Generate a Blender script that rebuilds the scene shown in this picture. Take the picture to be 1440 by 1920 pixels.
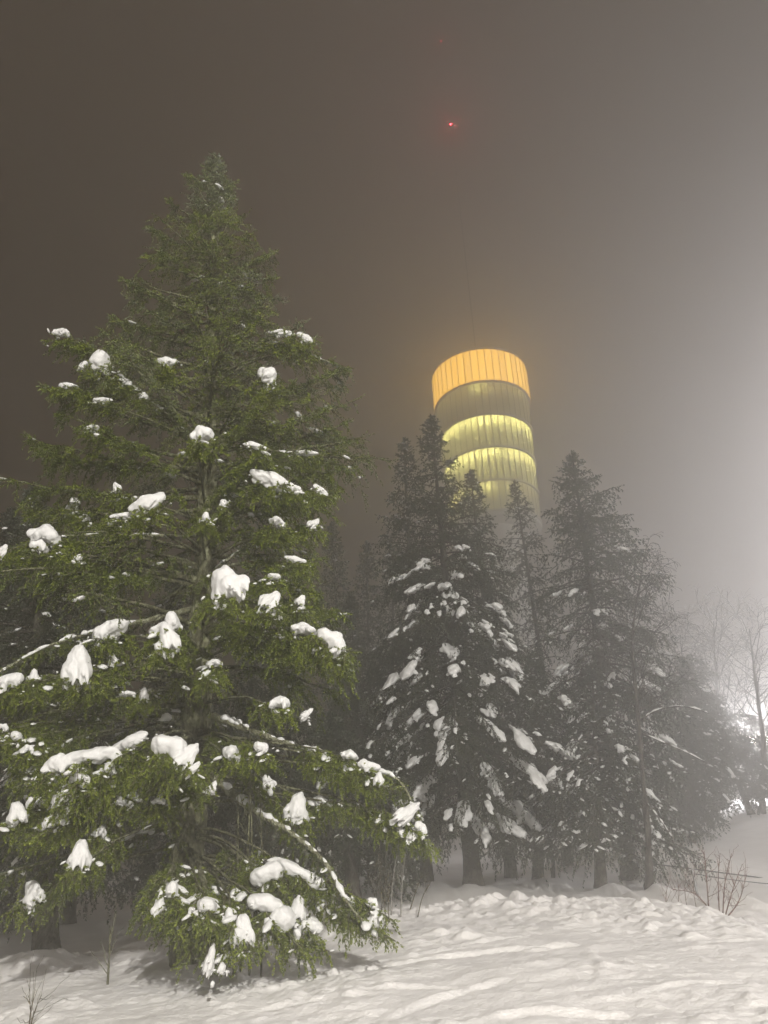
import bpy, math, random
import numpy as np
from mathutils import Matrix, Vector

for o in list(bpy.data.objects):
    bpy.data.objects.remove(o)
sc = bpy.context.scene
COL = sc.collection
R = math.radians

# ------------------------------------------------------------------ camera
FPX = 1442.0
PITCH, ROLL, EYE = 26.7, 2.3, 1.6
cam = bpy.data.cameras.new('camera')
cam.sensor_fit = 'VERTICAL'; cam.sensor_height = 36.0
cam.lens = FPX / 1920 * 36; cam.clip_end = 2000; cam.clip_start = 0.1
cam_o = bpy.data.objects.new('camera', cam); COL.objects.link(cam_o)
CM = Matrix.Rotation(R(90 + PITCH), 3, 'X') @ Matrix.Rotation(R(-ROLL), 3, 'Z')
cam_o.matrix_world = Matrix.Translation((0, 0, EYE)) @ CM.to_4x4()
sc.camera = cam_o
CMn = np.array(CM)

# ------------------------------------------------------------------ world, sun, exposure
w = bpy.data.worlds.new('World'); sc.world = w; w.use_nodes = True
bg = w.node_tree.nodes['Background']
bg.inputs[0].default_value = (0.56, 0.35, 0.15, 1)      # low cloud over a lit town
bg.inputs[1].default_value = 0.072
sc.view_settings.view_transform = 'Standard'
sc.view_settings.look = 'None'
sc.view_settings.exposure = 0.0
sc.view_settings.gamma = 1.0
HAZE_DENSITY = 0.020
HAZE_G = 0.79
FRONT_W = 120000.0
RIGHT_W = 280000.0
FAR_W = 9000.0
cy = sc.cycles
cy.use_denoising = True
try:
    cy.denoiser = 'OPENIMAGEDENOISE'
except Exception:
    pass
cy.volume_bounces = 3
cy.max_bounces = 6
cy.diffuse_bounces = 3
cy.transparent_max_bounces = 6
cy.sample_clamp_indirect = 4.0
cy.sample_clamp_direct = 30.0
cy.use_adaptive_sampling = True
cy.adaptive_threshold = 0.02
cy.blur_glossy = 1.0
cy.caustics_reflective = False
cy.caustics_refractive = False

def P(px, py, Y):
    """a point of the place seen at (px, py) in the photograph, Y metres ahead of the camera"""
    d = CMn @ np.array([(px - 720) / FPX, (960 - py) / FPX, -1.0])
    return np.array([0, 0, EYE]) + d * (Y / d[1])

def px_of(p):
    q = CMn.T @ (np.asarray(p) - np.array([0, 0, EYE]))
    return 720 - q[0] / q[2] * FPX, 960 + q[1] / q[2] * FPX

# ------------------------------------------------------------------ helpers
def tag(o, label=None, cat=None, group=None, kind=None):
    if label: o['label'] = label
    if cat: o['category'] = cat
    if group: o['group'] = group
    if kind: o['kind'] = kind
    return o

def link(name, me, parent=None, mat=None, loc=None):
    o = bpy.data.objects.new(name, me); COL.objects.link(o)
    if mat is not None and me is not None and not me.materials:
        me.materials.append(mat)
    if parent is not None: o.parent = parent
    if loc is not None: o.location = loc
    return o

def empty(name, loc):
    o = bpy.data.objects.new(name, None); COL.objects.link(o)
    o.location = loc; o.empty_display_size = 0.3
    return o

def mesh(name, V, F, smooth=False, attrs=None):
    """V (n,3), F (m,k) constant k, attrs {name: (n,) or (n,4)}"""
    V = np.asarray(V, np.float32); F = np.asarray(F, np.int32)
    me = bpy.data.meshes.new(name)
    me.vertices.add(len(V)); me.vertices.foreach_set('co', V.ravel())
    k = F.shape[1]
    me.loops.add(F.size); me.loops.foreach_set('vertex_index', F.ravel())
    me.polygons.add(len(F))
    me.polygons.foreach_set('loop_start', np.arange(0, F.size, k, dtype=np.int32))
    me.polygons.foreach_set('loop_total', np.full(len(F), k, np.int32))
    me.polygons.foreach_set('use_smooth', np.full(len(F), bool(smooth)))
    if attrs:
        for n, a in attrs.items():
            at = me.attributes.new(n, 'FLOAT', 'POINT')
            at.data.foreach_set('value', np.asarray(a, np.float32))
    me.update(calc_edges=True)
    return me

def norm(a):
    return a / np.maximum(np.linalg.norm(a, axis=-1, keepdims=True), 1e-9)

def tubes(Pn, Rn, sides=4):
    """Pn (n,m,3) polylines, Rn (n,m) radii -> V, F quads"""
    Pn = np.asarray(Pn, float); Rn = np.asarray(Rn, float)
    n, m, _ = Pn.shape
    T = norm(np.gradient(Pn, axis=1))
    ref = np.where(np.abs(T[..., 2:3]) > 0.9, np.array([1.0, 0, 0]), np.array([0, 0, 1.0]))
    A = norm(np.cross(T, ref)); B = np.cross(T, A)
    th = np.arange(sides) * 2 * math.pi / sides
    V = Pn[:, :, None] + Rn[:, :, None, None] * (np.cos(th)[None, None, :, None] * A[:, :, None] + np.sin(th)[None, None, :, None] * B[:, :, None])
    V = V.reshape(-1, 3)
    i = np.arange(n)[:, None, None] * m * sides; j = np.arange(m - 1)[None, :, None] * sides; k = np.arange(sides)[None, None, :]
    a = i + j + k; b = i + j + (k + 1) % sides
    F = np.stack([a, a + sides, b + sides, b], -1).reshape(-1, 4)
    return V, F

def merge(parts):
    Vs, Fs, n = [], [], 0
    for V, F in parts:
        Vs.append(V); Fs.append(F + n); n += len(V)
    return np.concatenate(Vs), np.concatenate(Fs)

def box(x0, x1, y0, y1, z0, z1):
    V = np.array([[x, y, z] for x in (x0, x1) for y in (y0, y1) for z in (z0, z1)], float)
    F = np.array([[0, 1, 3, 2], [4, 6, 7, 5], [0, 4, 5, 1], [2, 3, 7, 6], [0, 2, 6, 4], [1, 5, 7, 3]])
    return V, F

# numpy gradient noise
_rs = np.random.RandomState(7)
_perm = np.concatenate([_rs.permutation(256)] * 3)
_g3 = norm(_rs.normal(size=(256, 3)))
def noise3(p):
    p = np.asarray(p, float)
    i = np.floor(p).astype(int); f = p - i; u = f * f * f * (f * (f * 6 - 15) + 10)
    i &= 255
    out = 0
    for dx in (0, 1):
        for dy in (0, 1):
            for dz in (0, 1):
                h = _perm[_perm[_perm[(i[..., 0] + dx) & 255] + ((i[..., 1] + dy) & 255)] + ((i[..., 2] + dz) & 255)]
                g = _g3[h]
                d = g[..., 0] * (f[..., 0] - dx) + g[..., 1] * (f[..., 1] - dy) + g[..., 2] * (f[..., 2] - dz)
                wgt = (u[..., 0] if dx else 1 - u[..., 0]) * (u[..., 1] if dy else 1 - u[..., 1]) * (u[..., 2] if dz else 1 - u[..., 2])
                out = out + d * wgt
    return out * 1.6
def noise2(x, y, s=0.0):
    return noise3(np.stack([x, y, np.zeros_like(x) + s], -1))
def fbm(x, y, s=0.0, oct=4):
    a, o, t = 1.0, 0, 0
    for k in range(oct):
        o = o + a * noise2(x * 2 ** k, y * 2 ** k, s + 7.3 * k); a *= .5
    return o
def sstep(t):
    t = np.clip(t, 0, 1); return t * t * (3 - 2 * t)

# ------------------------------------------------------------------ materials
def mat(name):
    m = bpy.data.materials.new(name); m.use_nodes = True
    nt = m.node_tree; nt.nodes.clear()
    out = nt.nodes.new('ShaderNodeOutputMaterial')
    return m, nt, out
def N(nt, t, **kw):
    n = nt.nodes.new(t)
    for k, v in kw.items():
        if k.startswith('i_'):
            n.inputs[k[2:].replace('_', ' ')].default_value = v
        else:
            setattr(n, k, v)
    return n
def ramp(nt, stops):
    r = nt.nodes.new('ShaderNodeValToRGB')
    e = r.color_ramp.elements
    while len(e) < len(stops): e.new(0.5)
    for q, (p, c) in zip(e, stops):
        q.position = p; q.color = (*c, 1)
    return r

def m_snow(name, col=(0.84, 0.84, 0.85), scale=60, bump=0.25, dist=0.01, sss=True):
    m, nt, out = mat(name); L = nt.links
    b = N(nt, 'ShaderNodeBsdfPrincipled', i_Roughness=0.75)
    b.inputs['Base Color'].default_value = (*col, 1)
    b.inputs['Specular IOR Level'].default_value = 0.25
    tc = N(nt, 'ShaderNodeTexCoord')
    n1 = N(nt, 'ShaderNodeTexNoise', i_Scale=scale, i_Detail=5.0, i_Roughness=0.6)
    L.new(tc.outputs['Object'], n1.inputs['Vector'])
    bp = N(nt, 'ShaderNodeBump', i_Strength=bump, i_Distance=dist)
    L.new(n1.outputs[0], bp.inputs['Height']); L.new(bp.outputs[0], b.inputs['Normal'])
    n2 = N(nt, 'ShaderNodeTexNoise', i_Scale=2.2, i_Detail=3.0)
    L.new(tc.outputs['Object'], n2.inputs['Vector'])
    r = ramp(nt, [(0.3, tuple(c * 0.92 for c in col)), (0.6, col)])
    L.new(n2.outputs[0], r.inputs[0]); L.new(r.outputs[0], b.inputs['Base Color'])
    L.new(b.outputs[0], out.inputs[0])
    return m
M_SNOW = m_snow('snow', col=(0.80, 0.80, 0.80), scale=26, bump=0.35, dist=0.02)
M_GROUND = m_snow('snow_ground', col=(0.90, 0.88, 0.875), scale=22, bump=0.6, dist=0.025)

def m_foliage(name, dark, mid, light, frostc=(0.36, 0.37, 0.35)):
    m, nt, out = mat(name); L = nt.links
    a = N(nt, 'ShaderNodeAttribute', attribute_name='tint')
    f = N(nt, 'ShaderNodeAttribute', attribute_name='frost')
    r = ramp(nt, [(0.0, dark), (0.5, mid), (1.0, light)])
    L.new(a.outputs['Fac'], r.inputs[0])
    mx = N(nt, 'ShaderNodeMix', data_type='RGBA')
    mx.inputs['B'].default_value = (*frostc, 1)
    L.new(f.outputs['Fac'], mx.inputs['Factor']); L.new(r.outputs[0], mx.inputs['A'])
    b = N(nt, 'ShaderNodeBsdfPrincipled', i_Roughness=0.55)
    b.inputs['Specular IOR Level'].default_value = 0.3
    L.new(mx.outputs['Result'], b.inputs['Base Color'])
    t = N(nt, 'ShaderNodeBsdfTranslucent')
    L.new(mx.outputs['Result'], t.inputs[0])
    ms = N(nt, 'ShaderNodeMixShader'); ms.inputs[0].default_value = 0.22
    L.new(b.outputs[0], ms.inputs[1]); L.new(t.outputs[0], ms.inputs[2])
    L.new(ms.outputs[0], out.inputs[0])
    return m
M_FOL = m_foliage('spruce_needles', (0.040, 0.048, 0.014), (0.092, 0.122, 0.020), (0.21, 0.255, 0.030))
M_FOL2 = m_foliage('spruce_needles_darkened', (0.018, 0.022, 0.013), (0.028, 0.036, 0.017), (0.048, 0.06, 0.026))  # darker copy for the farther spruces: shade put into colour against fog veil

def m_bark(name, c1, c2, c3, scale=9):
    m, nt, out = mat(name); L = nt.links
    tc = N(nt, 'ShaderNodeTexCoord')
    mp = N(nt, 'ShaderNodeMapping'); mp.inputs['Scale'].default_value = (1, 1, 0.55)
    L.new(tc.outputs['Object'], mp.inputs[0])
    n1 = N(nt, 'ShaderNodeTexNoise', i_Scale=scale, i_Detail=6.0, i_Roughness=0.7)
    n2 = N(nt, 'ShaderNodeTexVoronoi', i_Scale=scale * 3.2)
    L.new(mp.outputs[0], n1.inputs['Vector']); L.new(mp.outputs[0], n2.inputs['Vector'])
    r = ramp(nt, [(0.35, c1), (0.5, c2), (0.62, c3)])
    L.new(n1.outputs[0], r.inputs[0])
    b = N(nt, 'ShaderNodeBsdfPrincipled', i_Roughness=0.9)
    b.inputs['Specular IOR Level'].default_value = 0.1
    L.new(r.outputs[0], b.inputs['Base Color'])
    ad = N(nt, 'ShaderNodeMath', operation='ADD'); L.new(n1.outputs[0], ad.inputs[0]); L.new(n2.outputs['Distance'], ad.inputs[1])
    bp = N(nt, 'ShaderNodeBump', i_Strength=0.9, i_Distance=0.03)
    L.new(ad.outputs[0], bp.inputs['Height']); L.new(bp.outputs[0], b.inputs['Normal'])
    L.new(b.outputs[0], out.inputs[0])
    return m
M_BARK = m_bark('lichen_bark', (0.05, 0.045, 0.03), (0.10, 0.10, 0.06), (0.22, 0.225, 0.14))
M_LICHEN = m_bark('pale_lichen_bark', (0.10, 0.095, 0.06), (0.22, 0.22, 0.14), (0.40, 0.41, 0.30), 16)
M_BARK2 = m_bark('dark_bark', (0.03, 0.026, 0.022), (0.05, 0.044, 0.036), (0.10, 0.095, 0.075))
M_BIRCH = m_bark('pale_bark', (0.12, 0.11, 0.10), (0.25, 0.24, 0.22), (0.34, 0.33, 0.31), 5)
M_TWIG = m_bark('twig_bark', (0.055, 0.04, 0.028), (0.09, 0.075, 0.045), (0.15, 0.14, 0.09), 14)
M_REDTWIG = m_bark('red_twig_bark', (0.12, 0.05, 0.04), (0.16, 0.08, 0.06), (0.2, 0.12, 0.10), 14)

def m_plain(name, col, rough=0.6, metal=0.0, emis=None, es=0.0, nscale=3.0, var=0.15):
    m, nt, out = mat(name); L = nt.links
    b = N(nt, 'ShaderNodeBsdfPrincipled', i_Roughness=rough, i_Metallic=metal)
    tc = N(nt, 'ShaderNodeTexCoord'); n1 = N(nt, 'ShaderNodeTexNoise', i_Scale=nscale, i_Detail=4.0)
    L.new(tc.outputs['Object'], n1.inputs['Vector'])
    r = ramp(nt, [(0.3, tuple(c * (1 - var) for c in col)), (0.7, col)])
    L.new(n1.outputs[0], r.inputs[0]); L.new(r.outputs[0], b.inputs['Base Color'])
    if emis:
        b.inputs['Emission Color'].default_value = (*emis, 1); b.inputs['Emission Strength'].default_value = es
    L.new(b.outputs[0], out.inputs[0])
    return m
M_STEEL = m_plain('galvanised_steel', (0.35, 0.36, 0.37), 0.45, 0.6)
M_LAMP = m_plain('lamp_glass', (0.9, 0.9, 0.9), 0.3, 0, (1, 0.96, 0.9), 30)
M_CONC = m_plain('concrete', (0.36, 0.35, 0.32), 0.85)
M_MULL = m_plain('mullion_metal', (0.18, 0.17, 0.11), 0.5, 0.5)
M_PANEL = m_plain('ribbed_facade_panel', (0.62, 0.63, 0.50), 0.6)
M_RED = m_plain('red_lamp', (0.8, 0.1, 0.1), 0.4, 0, (1, 0.06, 0.08), 600)
M_ROPE = m_plain('dark_rope', (0.05, 0.05, 0.055), 0.8)

# ------------------------------------------------------------------ terrain
_cr = [P(a, b, 12.3) for a, b in [(-200, 1830), (0, 1815), (200, 1792), (400, 1768), (600, 1742), (720, 1718), (900, 1700), (1100, 1694), (1250, 1698), (1300, 1708), (1440, 1740), (1600, 1775)]]
CX = [-40] + [c[0] for c in _cr] + [12, 40]
CZ = [_cr[0][2] - .2] + [c[2] for c in _cr] + [_cr[-1][2] - .3, _cr[-1][2] - .8]
def ground_base(x, y):
    c = np.interp(x, CX, CZ)
    c = (c + np.interp(x - .5, CX, CZ) + np.interp(x + .5, CX, CZ)) / 3
    yy = np.clip(y, -60, 14)
    near = c * np.where(yy > 0, (yy / 12.3) ** 0.95 * np.sign(1), yy / 12.3 * 0.6) if False else c * np.sign(yy) * (np.abs(yy) / 12.3) ** 0.97
    lf = sstep((-x - 2) / 5)
    rt = sstep((x - 2) / 14)
    yf = np.maximum(y, 12)
    farz = 1.25 + (yf - 15) * 0.085 - 0.62 * lf + np.maximum(yf - 17, 0) * (0.085 * rt) - 0.25 * sstep((x - 3) / 3) * sstep((24 - y) / 8)
    farz = farz - np.maximum(y - 60, 0) * 0.10
    wgt = sstep((y - 12.6) / 3.4)
    return near * (1 - wgt) + farz * wgt

def ground(x, y):
    x = np.asarray(x, float); y = np.asarray(y, float)
    z = ground_base(x, y)
    near = np.exp(-np.maximum(np.abs(y - 7) - 8, 0) / 6)
    # the trodden slope: ridges drawn out along the piste, clods, ruts
    u = x * .955 + y * .30; v = -x * .30 + y * .955
    wx = 0.5 * noise2(x * .5, y * .5, 3.0); 
    r1 = fbm(u * .55 + wx, v * 2.3 + wx, 1.0, 4)
    z = z + near * 0.017 * r1
    z = z + near * 0.009 * fbm(u * 1.6, v * 4.5 + wx, 41.0, 3)
    z = z + 0.045 * fbm(x * .6, y * .8, 9.0, 2)
    lump = np.clip(fbm(x * 3.6, y * 3.6, 21.0, 4) + .02, 0, 1)
    m1 = sstep(noise2(x * .45, y * .6, 31.0) * 1.6 + .45)
    crest = np.exp(-((y - 12.2) / 1.5) ** 2) * sstep((x + 1) / 2)
    z = z + near * lump * (0.06 * m1 + 0.07 * crest)
    fine = noise2(x * 9, y * 9, 5.0)
    z = z + near * 0.012 * fine * (0.4 + m1)
    cl = np.clip(noise2(x * 5.5 + 3, y * 5.5, 61.0) - .15, 0, 1) * sstep(noise2(x * .9, y * 1.1, 71.0) * 2 + .4)
    z = z + near * .05 * cl + near * .008 * noise2(x * 17, y * 17, 81.0)
    # ski ruts with a raised edge
    for (x0, y0, x1, y1, wd, dp) in RUTS:
        dx, dy = x1 - x0, y1 - y0; LL = math.hypot(dx, dy)
        t = ((x - x0) * dx + (y - y0) * dy) / LL / LL
        d = ((x - x0) * dy - (y - y0) * dx) / LL + 0.10 * np.sin(t * 3.1) + 0.02 * noise2(x * 3, y * 3, 2.0)
        fade = sstep(t * 6) * sstep((1 - t) * 6)
        z = z + fade * dp * .65 * (1 + .6 * noise2(x * 4, y * 4, 17.0)) * (np.exp(-(d / wd) ** 2) - .6 * np.exp(-((d - 1.6 * wd) / (wd * .8)) ** 2))
    # snow heaped round the foot of the near tree and behind the crest
    for (mx, my, mr, mh) in MOUNDS:
        z = z + mh * np.exp(-((x - mx) ** 2 + (y - my) ** 2) / mr ** 2) * (1 + .35 * noise2(x * 2.5, y * 2.5, 11.0))
    return z
def gp(px, py, Y):
    p = P(px, py, Y); return p[0], p[1]
def hit(px, py, y0=4.0, y1=60.0):
    """where the sight line through a pixel meets the base ground"""
    for Y in np.arange(y0, y1, .05):
        p = P(px, py, Y)
        if p[2] < ground_base(np.array(p[0]), np.array(p[1])): return p[0], p[1]
    return p[0], p[1]
RUTS = []
for (a, b, wd, dp) in [((600, 1832), (1110, 1768), .045, .045), ((560, 1880), (900, 1850), .04, .03),
                       ((700, 1915), (960, 1835), .05, .03), ((1180, 1865), (1400, 1842), .035, .02),
                       ((1300, 1770), (1440, 1765), .03, .03),
                       ((780, 1790), (1000, 1752), .05, .03), ((420, 1900), (700, 1868), .05, .03),
                       ((900, 1905), (1200, 1895), .06, .04), ((1090, 1780), (1120, 1850), .05, .02),
                       ((380, 1850), (640, 1790), .05, .03)]:
    p, q = hit(*a), hit(*b)
    RUTS.append((*p, *q, wd, dp))
MOUNDS = []
for (px, py, r, h) in [(660, 1745, .45, .16), (560, 1740, .5, .12), (700, 1735, .3, .1), (430, 1800, .4, .10), (60, 1900, .5, .08), (280, 1830, .5, .06),
                       (100, 1850, .5, .08), (380, 1745, .7, .12)]:
    MOUNDS.append((*hit(px, py), r, h))
_c = P(1280, 1680, 16.5); MOUNDS.append((_c[0], _c[1], 1.0, .35))
_c = P(1400, 1700, 15.0); MOUNDS.append((_c[0], _c[1], .8, .35))
_c = P(1330, 1640, 21.0); MOUNDS.append((_c[0], _c[1], 1.2, .4))
_c = P(850, 1650, 18.0); MOUNDS.append((_c[0], _c[1], 1.2, .2))

for _x, _Y in [(888, 19.5), (800, 21.5), (960, 22.5), (1190, 20.5), (1130, 19), (1010, 20.5), (1070, 25), (85, 12.2), (1222, 17.5)]:
    _c = P(_x, 1680, _Y); MOUNDS.append((_c[0] + .1, _c[1] - .35, .55, .22))
def gridcoord(lo, a, b, hi, n, m):
    mid = np.linspace(a, b, n)
    t = np.linspace(0, 1, m + 1)[1:]
    st = mid[1] - mid[0]
    left = a - ((a - lo) * t ** 3.2 + st * t * m * (1 - t ** 3.2))
    right = b + ((hi - b) * t ** 3.2 + st * t * m * (1 - t ** 3.2))
    return np.concatenate([left[::-1], mid, right])
gx = gridcoord(-400, -6.0, 6.5, 400, 360, 50)
gy = gridcoord(-120, 4.6, 14.6, 500, 330, 70)
GX, GY = np.meshgrid(gx, gy)
GZ = ground(GX.ravel(), GY.ravel())
nx, ny = len(gx), len(gy)
idx = np.arange(nx * ny).reshape(ny, nx)
F = np.stack([idx[:-1, :-1], idx[:-1, 1:], idx[1:, 1:], idx[1:, :-1]], -1).reshape(-1, 4)
go = link('snow_ground', mesh('snow_ground', np.stack([GX.ravel(), GY.ravel(), GZ], -1), F, True), mat=M_GROUND)
tag(go, 'trampled snow slope with ski ruts and clods rising to a rounded crest', kind='structure')
def gz(x, y):
    return float(ground(np.array([x]), np.array([y]))[0])

# ------------------------------------------------------------------ snow pillows (shared meshes)
def icos(sub):
    import bmesh
    bm = bmesh.new(); bmesh.ops.create_icosphere(bm, subdivisions=sub, radius=1)
    V = np.array([v.co[:] for v in bm.verts]); F = np.array([[v.index for v in f.verts] for f in bm.faces]); bm.free()
    return V, F
IV3, IF3 = icos(3); IV2, IF2 = icos(2); IV1, IF1 = icos(1)
def make_pillow(seed, lobes, drape, flat=False):
    rng = np.random.RandomState(seed)
    parts = []
    if lobes == 0:                                     # a tall dome with a wide skirt
        parts.append((IV3 * np.array([.5, .4, .42]) + np.array([rng.uniform(-.12, .12), 0, .02]), IF3))
        parts.append((IV3 * np.array([.62, .44, .26]) + np.array([rng.uniform(-.1, .1), 0, -.14]), IF3))
        for k in range(7):
            a = k * .9 + rng.uniform(-.2, .2)
            parts.append((IV3 * np.array([.27, .25, .25]) * rng.uniform(.75, 1.15) + np.array([math.cos(a) * .5, math.sin(a) * .3, -.22 - rng.uniform(0, .14)]), IF3))
        lobes = 2
    else:
      parts.append((IV3 * np.array([.66 if lobes > 1 else .4, .38, .27]) + np.array([0, 0, -.06]), IF3))
      for k in range(lobes):
          t = (k + .5) / lobes * 2 - 1 if lobes > 1 else 0
          r = .42 * (1 - .35 * abs(t)) * rng.uniform(.75, 1.15)
          c = np.array([t * .62, rng.uniform(-.18, .18), rng.uniform(-.05, .1) - .22 * abs(t) * (1 - flat)])
          s = np.array([r * rng.uniform(.9, 1.4), r * rng.uniform(.9, 1.3), r * rng.uniform(.75, 1.05)])
          V = IV3 * s + c
          parts.append((V, IF3))
    for k in range(int(drape * 1.6 * lobes)):          # lobes that hang over the shoots at the rim
        a = rng.uniform(0, 2 * math.pi)
        c = np.array([math.cos(a) * .72, math.sin(a) * .42, -.2 - rng.uniform(0, .2)])
        s = np.array([rng.uniform(.14, .26), rng.uniform(.14, .24), rng.uniform(.14, .26)])
        parts.append((IV3 * s + c, IF3))
    V, F = merge(parts)
    me = mesh('tmp', V, F)
    ob = bpy.data.objects.new('tmp', me); COL.objects.link(ob)
    md = ob.modifiers.new('r', 'REMESH'); md.mode = 'VOXEL'; md.voxel_size = 0.055
    md2 = ob.modifiers.new('s', 'SMOOTH'); md2.iterations = 13; md2.factor = .6
    dg = bpy.context.evaluated_depsgraph_get()
    ev = ob.evaluated_get(dg)
    m2 = bpy.data.meshes.new_from_object(ev)
    n = len(m2.vertices); co = np.empty(n * 3, np.float32); m2.vertices.foreach_get('co', co); co = co.reshape(-1, 3).astype(float)
    q = co * 2.2 + seed
    dn = norm(co + 1e-6)
    co = co + dn * (0.09 * noise3(q) + .045 * noise3(q * 2.3) + .02 * noise3(q * 5))[:, None]
    low = np.clip(-(co[:, 2] + .18), 0, 1)
    co[:, 2] += -.9 * low * (noise3(co * np.array([5, 5, .6]) + seed * 3.1)) * .75      # ragged lower rim
    m2.vertices.foreach_set('co', co.astype(np.float32).ravel())
    m2.polygons.foreach_set('use_smooth', np.ones(len(m2.polygons), bool))
    m2.name = 'snow_pillow'; m2.materials.clear(); m2.materials.append(M_SNOW); m2.update()
    bpy.data.objects.remove(ob); bpy.data.meshes.remove(me)
    return m2
PILL_ROUND = [make_pillow(s, n, d) for s, n, d in [(1, 2, .6), (2, 3, .7), (3, 1, 1.6), (4, 3, .9), (11, 2, 1.0)]]
PILL_TALL = [make_pillow(s, 0, d) for s, d in [(31, .8), (32, .5), (33, 1.2), (34, .8)]]
PILL_LONG = [make_pillow(s, n, d, True) for s, n, d in [(5, 5, .25), (6, 6, .35), (7, 4, .4), (8, 5, .5), (12, 6, .2)]]

def pillow(parent, base, pos, ex, ln, wd, ht, rng, long=False, name='snow_clump'):
    me = rng.choice(PILL_LONG if long else (PILL_TALL if ht > .82 * ln else PILL_ROUND))
    o = link(name, me, parent)
    ex = np.asarray(ex, float); ex = ex / np.linalg.norm(ex)
    ey = np.cross([0, 0, 1], ex); ey = ey / max(np.linalg.norm(ey), 1e-6); ez = np.cross(ex, ey)
    if rng.random() < .5: ex, ey = -ex, -ey
    Mx = Matrix(((ex[0], ey[0], ez[0]), (ex[1], ey[1], ez[1]), (ex[2], ey[2], ez[2])))
    Mx = Mx @ Matrix.Diagonal((ln / 1.9, wd / 1.15, ht / 1.0))
    M4 = Mx.to_4x4(); M4.translation = Vector(np.asarray(pos) - np.asarray(base))
    o.matrix_local = M4
    return o

# ------------------------------------------------------------------ spruce foliage
class Fol:
    def __init__(s):
        s.o, s.d, s.l, s.t, s.f = [], [], [], [], []
        s.tw, s.tr = [], []
        s.lat = []
    def arr(s):
        return [np.concatenate(a) for a in (s.o, s.d, s.l, s.t, s.f)]

def resample(pts, n):
    pts = np.asarray(pts, float)
    d = np.r_[0, np.cumsum(np.linalg.norm(np.diff(pts, axis=0), axis=1))]
    # smooth with a Catmull style cubic through the points
    t = np.linspace(0, d[-1], n)
    out = np.empty((n, 3))
    m = np.gradient(pts, d, axis=0) if len(pts) > 2 else np.repeat(((pts[1] - pts[0]) / d[-1])[None], 2, 0)
    k = np.clip(np.searchsorted(d, t, side='right') - 1, 0, len(d) - 2)
    h = (d[k + 1] - d[k])[:, None]; u = ((t - d[k]) / (d[k + 1] - d[k]))[:, None]
    out = (2 * u**3 - 3 * u**2 + 1) * pts[k] + (u**3 - 2 * u**2 + u) * h * m[k] + (-2 * u**3 + 3 * u**2) * pts[k + 1] + (u**3 - u**2) * h * m[k + 1]
    return out, d[-1]

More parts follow.
